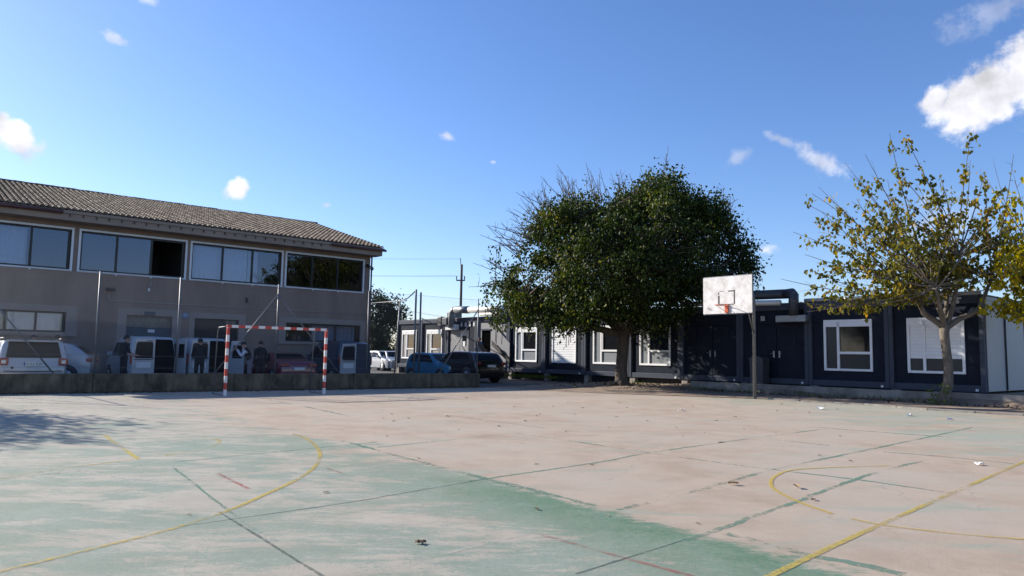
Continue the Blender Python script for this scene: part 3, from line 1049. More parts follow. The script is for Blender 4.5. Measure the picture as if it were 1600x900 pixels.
def cabin(i, label, kind):
    p = cpt(S_LEFT - i * CW)
    t = thing('classroom_cabin', label, 'cabin', (p[0], p[1], CB), CANG, 'row of prefabricated classroom cabins')
    e = .004
    MB().box(e, .15, 0, .15, 0, CH, ch=.012).build('corner_post', 'cabin_frame', t)
    MB().box(CW - .15, CW - e, 0, .15, 0, CH, ch=.012).build('corner_post', 'cabin_frame', t)
    MB().box(.151, CW - .151, .02, .16, 0, .22, ch=.012).build('base_rail', 'cabin_frame', t)
    MB().box(.151, CW - .151, .015, .16, CH - .26, CH - .002, ch=.012).build('roof_rail', 'cabin_frame', t)
    sh = MB()
    sh.box(e, CW - e, PY + .07, CDEP, .02, CH - .02)
    sh.build('cabin_body', 'cabin_navy', t)
    # under-rail: a bolt and a block under each corner
    MB().box(CW - .30, CW - .22, -.012, .02, .03, .11).build('lashing_plate', 'white_paint', t)
    MB().box(.02, CW - .02, .30, .36, -.40, -.001).build('underfloor_shade', 'black_plastic', t)  # black sheet added to paint the shade under the cabin floor
    bl = MB()
    bl.box(.03, .33, .05, .297, -.45, -.002)
    bl.build('support_block', 'pale_concrete', t)
    x0, x1, z0, z1 = (CW - 1.78) / 2, (CW + 1.78) / 2, .57, 2.46
    if kind in ('window', 'shut', 'half'):
        pn = MB()
        pn.box(.151, x0, PY, PY + .06, .221, CH - .261)
        pn.box(x1, CW - .151, PY, PY + .06, .221, CH - .261)
        pn.box(x0, x1, PY, PY + .06, .221, z0)
        pn.box(x0, x1, PY, PY + .06, z1, CH - .261)
        pn.build('wall_panel', 'cabin_navy', t)
        f = MB()
        g = .085
        ya, yb = PY - .045, PY + .045
        f.box(x0, x1, ya, yb, z0, z0 + g, ch=.008)
        f.box(x0, x1, ya, yb, z1 - g, z1, ch=.008)
        f.box(x0, x0 + g, ya + .001, yb, z0 + g - .006, z1 - g + .006)
        f.box(x1 - g, x1, ya + .001, yb, z0 + g - .006, z1 - g + .006)
        w = None
        if kind != 'shut':
            f.box(x0 + .50, x0 + .59, ya + .004, yb, z0 + g, z1 - g)
            f.box(x0 + .59, x1 - g, ya + .004, yb, z0 + .62, z0 + .71)
            f.box(x0 + g, x1 - g, ya + .004, yb, z1 - .26, z1 - g + .001)
        w = f.build('window', 'white_pvc', t)
        if kind != 'shut':
            MB().box(x0 + g, x0 + .50, PY + .012, PY + .02, z0 + g, z1 - .26).build('pane', 'navy_film' if i > 9 else 'film_glass', w)
            MB().box(x0 + .59, x1 - g, PY + .012, PY + .02, z0 + g, z0 + .62).build('pane', 'navy_film' if i > 9 else 'film_glass', w)
            MB().box(x0 + .59, x1 - g, PY + .016, PY + .024, z0 + .71, z1 - .26).build('pane', 'dark_glass', w)
            MB().box(x0 + .60, x0 + .66, PY - .03, PY + .012, z0 + .72, z1 - .27).build('sash', 'white_pvc', w) if i in (0, 4, 6) else None
        if kind == 'shut' or kind == 'half':
            lo = z0 + g if kind == 'shut' else z0 + .50
            s = MB()
            n = int((z1 - g - lo) / .115)
            dz = (z1 - g - lo) / n
            for k in range(n):
                za = lo + dz * k
                s.prism([(PY + .010, za), (PY - .012, za + .012), (PY - .012, za + dz - .016), (PY + .010, za + dz - .004)] if kind == 'shut' else [(PY + .010, za), (PY - .012, za), (PY - .012, za + dz - .004), (PY - .009, za + dz - .002), (PY + .010, za + dz - .002)], 'x', x0 + g, x1 - g)
            s.build('roller_shutter', 'white_pvc', w)
    elif kind == 'door':
        pn = MB()
        xa, xb = .75, 2.45
        pn.box(.151, xa, PY, PY + .06, .221, CH - .261)
        pn.box(xb, CW - .151, PY, PY + .06, .221, CH - .261)
        pn.box(xa, xb, PY, PY + .06, 2.35, CH - .261)
        pn.build('wall_panel', 'cabin_navy', t)
        for k, (a, b_) in enumerate(((xa, (xa + xb) / 2), ((xa + xb) / 2, xb))):
            d = MB().box(a + .012, b_ - .012, PY + .01, PY + .055, .23, 2.34, ch=.008).build('door', 'cabin_navy', t)
            hx = b_ - .12 if k == 0 else a + .12
            h = MB()
            h.box(hx - .03, hx + .03, PY - .005, PY + .009, 1.02, 1.28)
            h.tube([(hx, PY, 1.18), (hx, PY - .06, 1.18), (hx + (-.13 if k == 0 else .13), PY - .06, 1.18)], .013, 6)
            h.build('handle', 'alloy', d)
    elif kind == 'grey_door':
        pn = MB()
        pn.box(.151, .30, PY, PY + .06, .221, CH - .261)
        pn.box(.30, CW - .151, PY, PY + .06, 2.42, CH - .261)
        pn.build('wall_panel', 'cabin_navy', t)
        MB().box(.31, 1.28, PY - .02, PY + .05, .23, 2.41, ch=.01).build('wall_panel', 'cabin_grey', t)
        d = MB().box(1.29, 2.15, PY - .01, PY + .055, .23, 2.41, ch=.01).build('door', 'duct_grey', t)
        MB().box(1.52, 1.94, PY - .018, PY - .0115, 1.45, 2.05).build('pane', 'dark_glass', d)
        MB().box(1.60, 1.83, PY - .03, PY - .0185, 1.42, 1.72).build('notice', 'white_pvc', d)
        h = MB()
        h.tube([(2.06, PY - .01, 1.1), (2.06, PY - .07, 1.1), (1.92, PY - .07, 1.1)], .014, 6)
        h.build('handle', 'alloy', d)
        MB().box(2.16, CW - .151, PY + .0, PY + .05, .23, 2.41).build('wall_panel', 'cabin_navy', t)
        for k, (xx, zz) in enumerate(((1.35, 2.62), (1.78, 2.62), (2.2, 2.62), (2.62, 2.62))):
            MB().box(xx, xx + .15, PY - .05, PY - .002, zz, zz + .24, ch=.008).build('wall_box', 'white_pvc', t)
    elif kind == 'open_door':
        pn = MB()
        pn.box(.151, .45, PY, PY + .06, .221, CH - .261)
        pn.box(1.30, CW - .151, PY, PY + .06, .221, CH - .261)
        pn.box(.45, 1.30, PY, PY + .06, 2.35, CH - .261)
        pn.build('wall_panel', 'cabin_grey', t)
        MB().box(.452, 1.298, PY + .055, PY + .0685, .225, 2.348).build('doorway', 'interior_shade', t)  # solid black sheet, painted shade of the room behind
        MB().box(.40, 1.35, PY - .05, PY - .001, 2.36, 2.45).build('door_lintel', 'cabin_frame', t)
    rf = MB()
    rf.box(e, CW - e, .17, CDEP + .02, CH - .001, CH + .035)
    rf.build('roof', 'cabin_frame', t)
    if i == 11:                            # end wall of the row, seen at the right
        MB().box(CW - .003, CW + .03, .16, 1.93, .03, CH - .03, ch=.008).build('end_panel', 'cabin_white', t)
        MB().box(CW - .003, CW + .045, 1.95, 4.05, .03, CH - .03, ch=.008).build('end_panel', 'cabin_white', t)
        MB().box(CW - .003, CW + .03, 4.07, CDEP - .02, .03, CH - .03, ch=.008).build('end_panel', 'cabin_navy', t)
        MB().tube([(CW + .06, 1.94, .05), (CW + .06, 1.94, CH)], .025, 8).build('downpipe', 'cabin_frame', t)
    return t

CABS = [('grey cabin at the far end of the row, beside the two white cars', 'window'),
        ('grey cabin with white window between the far end cabin and the grey doors', 'window'),
        ('grey cabin with light grey door and small white wall boxes under the duct', 'grey_door'),
        ('pale fronted cabin with a dark open doorway at the top of the stair', 'open_door'),
        ('cabin with open white window just right of the dark stair', 'window'),
        ('cabin whose white roller shutter is fully closed, left of the big tree', 'shut'),
        ('cabin with white window partly hidden by the big tree trunk', 'window'),
        ('sunlit cabin with white window just right of the big tree trunk', 'window'),
        ('dark shaded cabin with double doors behind the basketball backboard', 'door'),
        ('dark shaded cabin with double doors and ventilation hood right of the basketball pole', 'door'),
        ('dark shaded cabin with white window between the double doors and the half shuttered one', 'window'),
        ('nearest dark cabin with half lowered shutter and white end wall', 'half')]
for i, (lb, kd) in enumerate(CABS):
    cabin(i, lb, kd)

def cl(s, off, z):
    p = cpt(s, off)
    return (float(p[0]), float(p[1]), z)

# ducts and roof units
d = thing('air_duct', 'silver air duct rising over the far cabins and bending along their roof', 'duct', cl(37.0, .3, 2.9))
d.location = (0, 0, 0)
MB().tube([cl(36.65, .28, 2.95), cl(36.65, .28, 3.75), cl(36.6, .28, 3.92), cl(36.45, .28, 4.02), cl(36.25, .28, 4.05)], .21, 10).build('riser', 'duct_grey', d)
MB().tube([cl(36.25, .28, 4.05), cl(34.9, .28, 3.99)], .22, 12).build('elbow', 'duct_grey', d)
MB().tube([cl(34.9, .28, 3.99), cl(31.2, .28, 3.93)], .19, 14).build('duct_run', 'duct_silver', d)
MB().tube([cl(31.2, .2, 3.93), cl(30.2, -.1, 3.96), cl(29.4, -.6, 3.9)], .34, 12).build('elbow', 'duct_dark', d)
MB().tube([cl(33.8, .25, 3.70), cl(31.0, .25, 3.66)], .12, 10).build('return_duct', 'duct_silver', d)
b_ = MB()
b_.box(-.55, .55, -.28, .0, -.17, .17, M=Matrix.Translation(cl(36.75, .02, 2.98)) @ Matrix.Rotation(CANG, 4, 'Z'), ch=.02)
b_.build('inlet_box', 'white_pvc', d)
d2 = thing('air_duct', 'pale pipe and dark duct along the shaded cabins behind the backboard', 'duct', (0, 0, 0))
MB().tube([cl(19.4, .35, 3.70), cl(14.75, .35, 3.56)], .11, 12).build('duct_run', 'duct_silver', d2)
MB().tube([cl(18.6, -.05, 3.98), cl(14.6, -.05, 3.93)], .19, 12).build('upper_run', 'duct_dark', d2)
MB().tube([cl(14.7, -.02, 3.93), cl(14.35, .2, 3.93), cl(14.2, .34, 3.82), cl(14.2, .36, 3.62), cl(14.2, .36, 3.05)], .19, 12).build('elbow', 'duct_dark', d2)
MB().box(-.62, .62, -.34, .0, -.13, .13, M=Matrix.Translation(cl(14.35, .03, 2.93)) @ Matrix.Rotation(CANG, 4, 'Z'), ch=.02).build('hood', 'duct_grey', d2)
MB().box(-.09, .09, -.05, .0, -.1, .1, M=Matrix.Translation(cl(15.7, .0, 2.98)) @ Matrix.Rotation(CANG, 4, 'Z')).build('junction_box', 'duct_grey', d2)
MB().tube([cl(14.0, -.12, 3.64), cl(8.0, -.12, 3.62)], .075, 10).build('roof_pipe', 'duct_silver', d2)
for s, lb, w, h in ((38.4, 'grey box shaped air conditioner on the roof of the far cabins', .8, .42), (33.4, 'low dark air conditioner on the roof beside the silver duct', .7, .3)):
    a = thing('air_conditioner', lb, 'air conditioner', cl(s, -1.2, CB + CH + .035), CANG)
    MB().box(-w / 2, w / 2, -.3, .3, 0.0, h, ch=.02).build('housing', 'brick_panel', a)
    g = MB()
    g.cyl((0, -.301, h * .5), (0, -.312, h * .5), h * .38, 16)
    g.build('fan_grille', 'black_plastic', a)
hd = thing('wall_equipment', 'dark wall mounted cooling units hanging left of the silver duct', 'air conditioner', cl(37.75, .02, 2.6), CANG)
MB().box(-.3, .1, -.35, -.01, .45, 1.05, ch=.03).build('housing', 'black_plastic', hd)
MB().box(.25, .75, -.4, -.01, .5, .98, ch=.03).build('housing', 'duct_dark', hd)
MB().tube([(-.1, -.12, .45), (-.1, -.12, -.1), (-.05, -.1, -.3)], .03, 6).build('hose', 'black_plastic', hd)
MB().sphere((-.12, -.16, -.02), .07).build('lamp', 'white_pvc', hd)

# stair up to the open doorway
st = thing('access_stair', 'dark metal stair with pale side panels leading to the open doorway', 'stair', cl(33.4, .0, .16), CANG)
MB().box(-.55, .75, -1.15, -.01, .36, .42).build('landing', 'duct_grey', st)
for k in range(2):
    MB().box(.75 + k * .3, 1.06 + k * .3, -1.1, -.06, .22 - k * .14, .26 - k * .14).build('tread', 'duct_grey', st)
for y in (-1.16, -.05):
    s_ = MB()
    s_.prism([(.45, 2.00), (2.05, .98), (2.05, .72), (.45, 1.72)], 'y', y - .02, y + .02)
    s_.build('stringer', 'black_plastic', st)
MB().prism([(.47, 2.05), (.47, 2.85), (.60, 2.85), (2.02, 1.85), (2.02, 1.05)], 'y', -.035, -.015).build('side_panel', 'cabin_grey', st)
MB().prism([(.47, .25), (.47, 1.66), (2.02, .66), (2.02, .1)], 'y', -1.15, -1.13).build('side_panel', 'cabin_grey', st)
for x in (.42, 2.08):
    MB().tube([(x, -1.16, -.1), (x, -1.16, 2.0 if x < 1 else 1.0)], .035, 8).build('handrail_post', 'black_plastic', st)
MB().tube([(-1.9, -1.15, 2.35), (.42, -1.15, .55)], .03, 8).build('handrail', 'black_plastic', st)
bn = thing('litter_bin', 'grey lidded litter bin standing by the shaded doors behind the basketball pole', 'bin', cl(15.62, .45, .355), CANG)
MB().prism([(-.26, 0), (.26, 0), (.29, .92), (-.29, .92)], 'y', -.26, .22).build('bin_body', 'bin_grey', bn)
lid = MB()
lid.prism([(-.31, .925), (.31, .925), (.29, 1.02), (.15, 1.10), (-.15, 1.10), (-.29, 1.02)], 'y', -.29, .25)
lid.build('lid', 'bin_grey', bn)
for x in (-.12, 0, .12):
    MB().box(x - .03, x + .03, -.275, -.261, .08, .82).build('rib', 'bin_grey', bn)

# retaining wall in front of the shaded cabins
rw = thing('retaining_wall', 'low mottled concrete retaining wall in front of the shaded cabins', 'wall', cl(18.6, .89, 0), CANG)
rl = [0.0, 3.1, 6.3, 9.4, 12.6, 16.5]
for a, b_ in zip(rl[:-1], rl[1:]):
    MB().box(a + .004, b_ - .004, 0, .2, -.05, .39 + random.uniform(-.01, .015), ch=.015).build('wall_section', 'pale_concrete', rw)
ks = catmull([np.array(p) for p in edge[:6]], 1.0)
kb = thing('court_kerb', 'thin broken kerb strip along the right hand edge of the court', 'kerb', (0, 0, 0))
for i in range(len(ks) - 1):
    a, b_ = ks[i], ks[i + 1]
    L_ = np.linalg.norm(b_ - a)
    M = Matrix.Translation((a[0], a[1], 0)) @ Matrix.Rotation(math.atan2(*(b_ - a)[::-1]), 4, 'Z')
    MB().box(.01, L_ - .01, -.11, .02, -.03, .035 + random.uniform(-.01, .02), M=M, ch=.008).build('kerb_stone', 'kerb_stone', kb)

# ------------------------------------------------------------------ basketball hoop
bk = thing('basketball_hoop', 'basketball hoop with weathered white backboard on a grey pole', 'basketball hoop', (0, 0, 0))
bc = np.array((7.10, 24.0))
pole = bc - NC * 1.62
MB().tube([(pole[0], pole[1], -.02), (pole[0], pole[1], 3.35), (pole[0] + NC[0] * .12, pole[1] + NC[1] * .12, 3.62), (pole[0] + NC[0] * .45, pole[1] + NC[1] * .45, 3.72), (bc[0] - NC[0] * .1, bc[1] - NC[1] * .1, 3.55)], .062, 12).build('pole', 'galvanised', bk)
MB().tube([(pole[0], pole[1], 2.2), (bc[0] - NC[0] * .06 - CD[0] * .7, bc[1] - NC[1] * .06 - CD[1] * .7, 3.0)], .025, 8).build('brace', 'galvanised', bk)
BM = Matrix.Translation((bc[0], bc[1], 2.83)) @ Matrix.Rotation(CANG, 4, 'Z')
bb = MB().box(-.92, .92, .0, .03, 0, 1.22, M=BM).build('backboard', 'board_white', bk)
for a in ((-.92, .92, .03, .075, -.03, .02), (-.92, .92, .03, .075, 1.2, 1.25), (-.93, -.885, .031, .075, .02, 1.2), (.885, .93, .031, .075, .02, 1.2)):
    MB().box(*a, M=BM).build('board_frame', 'galvanised', bb)
sq = MB()
for a in ((-.335, -.285, -.004, -.0005, .31, .60), (-.335, -.30, -.004, -.0005, .64, .71), (.255, .295, -.004, -.0005, .31, .76), (-.285, .255, -.004, -.0005, .285, .31), (.05, .295, -.005, -.0006, .72, .755), (-.29, -.14, -.004, -.0005, .735, .752)):
    sq.box(*a, M=BM)
sq.build('target_square', 'line_black', bb)
MB().box(-.06, .06, -.05, -.006, .02, .30, M=BM).build('rim_bracket', 'rim_orange', bk)
rm = MB()
pts = [BM @ Vector((.225 * math.cos(t), -.30 + .225 * math.sin(t), .262)) for t in np.linspace(0, 2 * math.pi, 25)]
rm.tube(pts, .011, 6, cap=False)
rm.tube([BM @ Vector((-.05, -.05, .262)), BM @ Vector((-.15, -.14, .262))], .009, 5)
rm.tube([BM @ Vector((.05, -.05, .262)), BM @ Vector((.15, -.14, .262))], .009, 5)
rm.build('rim', 'rim_orange', bk)
MB().tube([BM @ Vector((0, -.05, .04)), BM @ Vector((-.18, -.34, .255))], .008, 5).build('rim_stay', 'rim_orange', bk)

# ------------------------------------------------------------------ goal
def stripe_mat(name, period, axis, phase):
    m = bpy.data.materials.new(name)
    m.use_nodes = True
    T = m.node_tree
    b = T.nodes['Principled BSDF']
    b.inputs['Roughness'].default_value = .5
    tc = nd(T, 'ShaderNodeTexCoord')
    sp = nd(T, 'ShaderNodeSeparateXYZ')
    T.links.new(tc.outputs['Object'], sp.inputs[0])
    v = mth(T, 'FRACT', mth(T, 'MULTIPLY_ADD', sp.outputs['XYZ'.index(axis)], 1 / period, phase))
    v = mth(T, 'GREATER_THAN', v, .5)
    n = nd(T, 'ShaderNodeTexNoise')
    n.inputs['Scale'].default_value = 11
    n.inputs['Detail'].default_value = 5
    T.links.new(tc.outputs['Object'], n.inputs['Vector'])
    mx = nd(T, 'ShaderNodeMix', data_type='RGBA')
    mx.inputs[6].default_value = (.72, .69, .64, 1)
    mx.inputs[7].default_value = (.50, .045, .025, 1)
    T.links.new(v, mx.inputs[0])
    m2 = nd(T, 'ShaderNodeMix', data_type='RGBA')
    mr = nd(T, 'ShaderNodeMapRange')
    mr.inputs['From Min'].default_value = .58
    mr.inputs['From Max'].default_value = .75
    mr.inputs['To Max'].default_value = .55
    T.links.new(n.outputs[0], mr.inputs['Value'])
    T.links.new(mr.outputs[0], m2.inputs[0])
    T.links.new(mx.outputs[2], m2.inputs[6])
    m2.inputs[7].default_value = (.30, .17, .13, 1)
    T.links.new(m2.outputs[2], b.inputs['Base Color'])
    MATS[name] = m
stripe_mat('stripes_post', .40, 'Z', .03)
stripe_mat('stripes_bar', .40, 'X', .78)
ga, gb = np.array((-8.33, 21.51)), np.array((-5.94, 23.48))
gd = (gb - ga) / np.linalg.norm(gb - ga)
GL = float(np.linalg.norm(gb - ga))
gl = thing('goal', 'red and white striped handball goal frame in front of the low wall', 'goal', (ga[0], ga[1], 0), math.atan2(gd[1], gd[0]))
for x in (0, GL):
    MB().box(x - .04, x + .04, -.04, .04, -.01, 2.0, ch=.008).build('goal_post', 'stripes_post', gl)
MB().box(-.04, GL + .04, -.041, .041, 2.001, 2.082, ch=.008).build('crossbar', 'stripes_bar', gl)
for x in (.0, GL):
    f = MB()
    f.tube([(x, .04, 2.04), (x - .02, .75, 2.02), (x - .02, .85, 1.9), (x - .02, 1.0, .0)], .017, 6)
    f.tube([(x - .02, 1.0, .02), (x, .05, .02)], .015, 6)
    f.build('back_stay', 'galvanised', gl)

# ------------------------------------------------------------------ vehicles
class Car:
    """Lofted car: a side profile (front to back) with plan width and tumblehome."""
    def __init__(s, name, label, paint, prof, hw, belt, floor, loc, heading, tumble=.18, group='vehicles parked in the car park'):
        s.root = thing(name, label, 'car' if 'van' not in name else 'van', (loc[0], loc[1], -.012), math.atan2(heading[1], heading[0]), group)
        s.paint, s.hw, s.belt, s.floor, s.tumble = paint, hw, belt, floor, tumble
        P = [np.array(p, float) for p in prof]
        dense = []
        for a, b in zip(P[:-1], P[1:]):
            n = max(1, int(np.linalg.norm(b - a) / .09))
            dense += [a + (b - a) * k / n for k in range(n)]
        dense.append(P[-1])
        D = np.array(dense)
        for _ in range(3):                      # soften the corners of the profile
            Dn = D.copy()
            Dn[1:-1] = .25 * D[:-2] + .5 * D[1:-1] + .25 * D[2:]
            D = Dn
        s.D = D
        seg = np.linalg.norm(np.diff(D, axis=0), axis=1)
        s.t = np.concatenate([[0], np.cumsum(seg)])
        s.x0, s.x1 = D[:, 0].min(), D[:, 0].max()
        s.body()
    def plan(s, x):
        L = s.x1 - s.x0
        f = min((x - s.x0), (s.x1 - x)) / L
        return s.hw * (1 - .10 * max(0, 1 - f / .10) ** 2)
    def half(s, x, z):
        w = s.plan(x)
        return w - s.tumble * max(0, z - s.belt) - .03 * max(0, (.45 - z) / .3)
    def body(s):
        V, F = [], []
        S = [-1, -.97, -.88, -.5, 0, .5, .88, .97, 1]
        drop = [.055, .02, .004, 0, -.008, 0, .004, .02, .055]
        n = len(s.D)
        for (x, z) in s.D:
            zz = max(z, s.floor)
            k = 1.0 if zz > s.floor + .06 else 0
            w = s.half(x, zz)
            for a, d in zip(S, drop):
                V.append((x, a * w, zz - d * k))
        m = len(S)
        for i in range(n - 1):
            for j in range(m - 1):
                F.append((i * m + j, i * m + j + 1, (i + 1) * m + j + 1, (i + 1) * m + j))
        # sides
        for sg, j in ((-1, 0), (1, m - 1)):
            o = len(V)
            K = 4
            for i, (x, z) in enumerate(s.D):
                zt = V[i * m + j][2]
                zb = min(s.belt, zt - .001)
                for k, zz in enumerate((zb, (zb + s.floor) * .55, s.floor)):
                    zz = min(zz, zt)
                    V.append((x, sg * (s.half(x, zz) + (.012 if k == 1 else 0)), zz))
            for i in range(n - 1):
                F.append((i * m + j, (i + 1) * m + j, o + (i + 1) * 3, o + i * 3))
                for k in range(2):
                    F.append((o + i * 3 + k, o + (i + 1) * 3 + k, o + (i + 1) * 3 + k + 1, o + i * 3 + k + 1))
        b = MB().add(V, F, True)
        s.bodyobj = b.build('body', s.paint, s.root)
        u = MB().box(s.x0 + .25, s.x1 - .25, -s.hw * .9, s.hw * .9, s.floor - .04, s.floor + .25)
        u.build('underbody', 'black_plastic', s.root)
    def zat(s, x):
        """Roof height over x (upper envelope)."""
        c = [z for (xx, z) in s.D if abs(xx - x) < .12]
        return max(c) if c else s.belt
    def side(s, poly, sg, name='side_window', mat='car_glass', lift=.008):
        """Pane on the flank; poly = 4 corners (x, z): rear-low, front-low, front-high, rear-high."""
        a, b, c, d = [np.array(p, float) for p in poly]
        V, F = [], []
        nx, nz = 6, 3
        for i in range(nx + 1):
            for k in range(nz + 1):
                u_, v_ = i / nx, k / nz
                p = (a * (1 - u_) + b * u_) * (1 - v_) + (d * (1 - u_) + c * u_) * v_
                V.append((p[0], sg * (s.half(p[0], p[1]) + lift), p[1]))
        for i in range(nx):
            for k in range(nz):
                q = i * (nz + 1) + k
                F.append((q, q + nz + 1, q + nz + 2, q + 1))
        return MB().add(V, F, True).build(name, mat, s.root)
    def both(s, *a, **k):
        return [s.side(*a, sg, **k) for sg in (-1, 1)]
    def ribbon(s, ta, tb, wf, name, mat='car_glass', lift=.010, y0=-1, y1=1):
        """Pane on the profile surface between two arc fractions (0 front .. 1 back)."""
        T = s.t[-1]
        V, F = [], []
        n, m = 7, 6
        for i in range(n + 1):
            t = T * (ta + (tb - ta) * i / n)
            x = np.interp(t, s.t, s.D[:, 0])
            z = np.interp(t, s.t, s.D[:, 1])
            x2 = np.interp(t + .02, s.t, s.D[:, 0]) - x
            z2 = np.interp(t + .02, s.t, s.D[:, 1]) - z
            l = math.hypot(x2, z2) + 1e-9
            nx, nz = z2 / l, -x2 / l
            w = s.half(x, z) * (wf if not isinstance(wf, tuple) else wf[0] + (wf[1] - wf[0]) * i / n)
            for k in range(m + 1):
                a = y0 + (y1 - y0) * k / m
                V.append((x + nx * lift, a * w, z + nz * lift))
        for i in range(n):
            for k in range(m):
                q = i * (m + 1) + k
                F.append((q, q + 1, q + m + 2, q + m + 1))
        return MB().add(V, F, True).build(name, mat, s.root)
    def frac(s, x=None, z=None, rear=True):
        """Arc fraction of the profile point nearest (x, z)."""
        d = np.full(len(s.D), 0.0)
        if x is not None: d = d + (s.D[:, 0] - x) ** 2
        if z is not None: d = d + (s.D[:, 1] - z) ** 2
        mid = (s.x0 + s.x1) / 2
        d = d + np.where((s.D[:, 0] < mid) == rear, 0, 100)
        return s.t[int(np.argmin(d))] / s.t[-1]
    def wheels(s, xs, r=.31, w=.19):
        for x in xs:
            for sg in (-1, 1):
                y = sg * (s.hw - .02)
                a = MB()
                a.cyl((x, sg * (s.hw - .10), r + .02), (x, sg * (s.hw + .016), r + .02), r + .065, 22)
                a.build('wheel_arch', 'black_plastic', s.root)
                t = MB()
                t.tube([(x, y - sg * w, r), (x, y - sg * .01, r), (x, y + sg * .025, r), (x, y + sg * .040, r)], [r * .96, r, r * .97, r * .72], 22)
                wo = t.build('wheel', 'tyre', s.root)
                h = MB()
                h.cyl((x, y + sg * .030, r), (x, y + sg * .048, r), r * .66, 18, r * .60)
                for k in range(5):
                    f = 2 * math.pi * k / 5
                    h.tube([(x, y + sg * .05, r), (x + math.cos(f) * r * .58, y + sg * .05, r + math.sin(f) * r * .58)], .025, 5)
                h.build('rim', 'alloy', wo)
    def lamp(s, x, y, z, dx, dy, dz, name='tail_light', mat='red_lamp'):
        return MB().box(x - dx / 2, x + dx / 2, y - dy / 2, y + dy / 2, z - dz / 2, z + dz / 2, ch=min(dx, dy, dz) * .3).build(name, mat, s.root)
    def plate(s, x, z, txt=None, y=0.0, front=False):
        sg = 1 if front else -1
        p = MB().box(x - .008, x + .008, y - .26, y + .26, z - .055, z + .055).build('number_plate', 'plate_white', s.root)
        MB().box(x + sg * .0085, x + sg * .011, y + sg * -.258, y + sg * -.215, z - .052, z + .052).build('country_strip', 'plate_blue', p) if front else MB().box(x - .011, x - .0085, y + .215, y + .258, z - .052, z + .052).build('country_strip', 'plate_blue', p)
        if txt:
            me = text_mesh(txt, .105)
            o = link('lettering', me, 'lettering_black', p)
            o.matrix_local = Matrix.Translation((x - .0105, y - .02, z)) @ Matrix.Rotation(R(-90), 4, 'Z') @ Matrix.Rotation(R(90), 4, 'X')
    def mirrors(s, x, z):
        for sg in (-1, 1):
            MB().box(x - .06, x + .06, sg * (s.hw - .02), sg * (s.hw + .17), z - .07, z + .09, ch=.03).build('wing_mirror', s.paint if s.paint != 'car_blue' else 'black_plastic', s.root)

HN = -BN                                     # nose towards the school building
# white off-roader just behind the wall
def at_ns(nn, ss):
    return BN * nn + BU * ss

c = Car('parked_suv', 'white off-roader parked just behind the low wall at the far left, rear towards the court', 'car_white',
        [(4.15, .25), (4.18, .62), (4.05, .92), (3.1, 1.06), (2.45, 1.46), (2.1, 1.53), (.55, 1.54), (.30, 1.52), (.06, 1.03), (.0, .70), (.03, .25)], .89, 1.02, .25, at_ns(-25.9, 3.30), HN, .22)
c.ribbon(c.frac(3.05, 1.08, False), c.frac(2.4, 1.47, False), .86, 'windscreen')
c.ribbon(c.frac(z=1.46), c.frac(z=1.06), (.80, .86), 'rear_window', lift=.012)
c.both([(.62, 1.06), (1.10, 1.05), (1.10, 1.44), (.72, 1.42)])
c.both([(1.18, 1.05), (2.05, 1.05), (2.0, 1.46), (1.18, 1.45)])
c.both([(2.12, 1.05), (2.9, 1.05), (2.45, 1.42), (2.1, 1.46)])
c.wheels((.78, 3.32), .34)
for sg in (-1, 1):
    l = c.lamp(.015, sg * .755, .905, .10, .25, .22)
    MB().box(-.045, -.036, sg * .755 - .055, sg * .755 + .055, .85, .95, ch=.003).build('reflector', 'clear_lamp', l)
    MB().tube([(.5, sg * .74, 1.56), (.55, sg * .74, 1.60), (2.2, sg * .74, 1.60), (2.25, sg * .74, 1.56)], .018, 6).build('roof_rail', 'black_plastic', c.root)
c.plate(-.018, .84, '4763 KSM')
MB().box(-.03, .01, .50, .57, .70, .76, ch=.01).build('badge', 'black_plastic', c.root)
MB().box(.20, .46, -.66, .66, 1.50, 1.545, ch=.015).build('spoiler', 'car_white', c.root)
MB().tube([(-.012, -.74, .63), (-.02, 0, .62), (-.012, .74, .63)], .012, 5).build('bumper_gap', 'black_plastic', c.root)
MB().box(-.05, .3, -.86, .86, .26, .48, ch=.03).build('bumper', 'black_plastic', c.root)
c.mirrors(2.85, 1.10)

# white hatchback side-on behind it
c = Car('parked_hatchback', 'white hatchback seen from its side, between the off-roader and the first van', 'car_white',
        [(4.0, .25), (4.0, .62), (3.85, .82), (3.0, 1.0), (2.35, 1.46), (1.9, 1.53), (.75, 1.49), (.45, 1.36), (.05, 1.02), (.0, .65), (.03, .25)], .87, .98, .25, (-15.75, 27.75), (-.93, -.37), .25)
c.ribbon(c.frac(2.95, 1.02, False), c.frac(2.3, 1.47, False), .86, 'windscreen')
c.ribbon(c.frac(z=1.38), c.frac(z=1.06), .82, 'rear_window')
c.both([(.78, 1.06), (1.35, 1.02), (1.35, 1.40), (1.0, 1.38)])
c.both([(1.42, 1.02), (2.15, 1.02), (2.1, 1.44), (1.42, 1.41)])
c.both([(2.2, 1.02), (2.9, 1.02), (2.35, 1.40), (2.18, 1.44)])
c.wheels((.75, 3.2), .32)
for sg in (-1, 1):
    c.lamp(.06, sg * .74, .90, .22, .22, .14)
c.both([(1.25, .90), (1.45, .90), (1.45, .93), (1.25, .93)], name='door_handle', mat='alloy', lift=.02)
MB().tube([(1.05, 0, 1.53), (.80, 0, 1.72)], .006, 5).build('aerial', 'black_plastic', c.root)

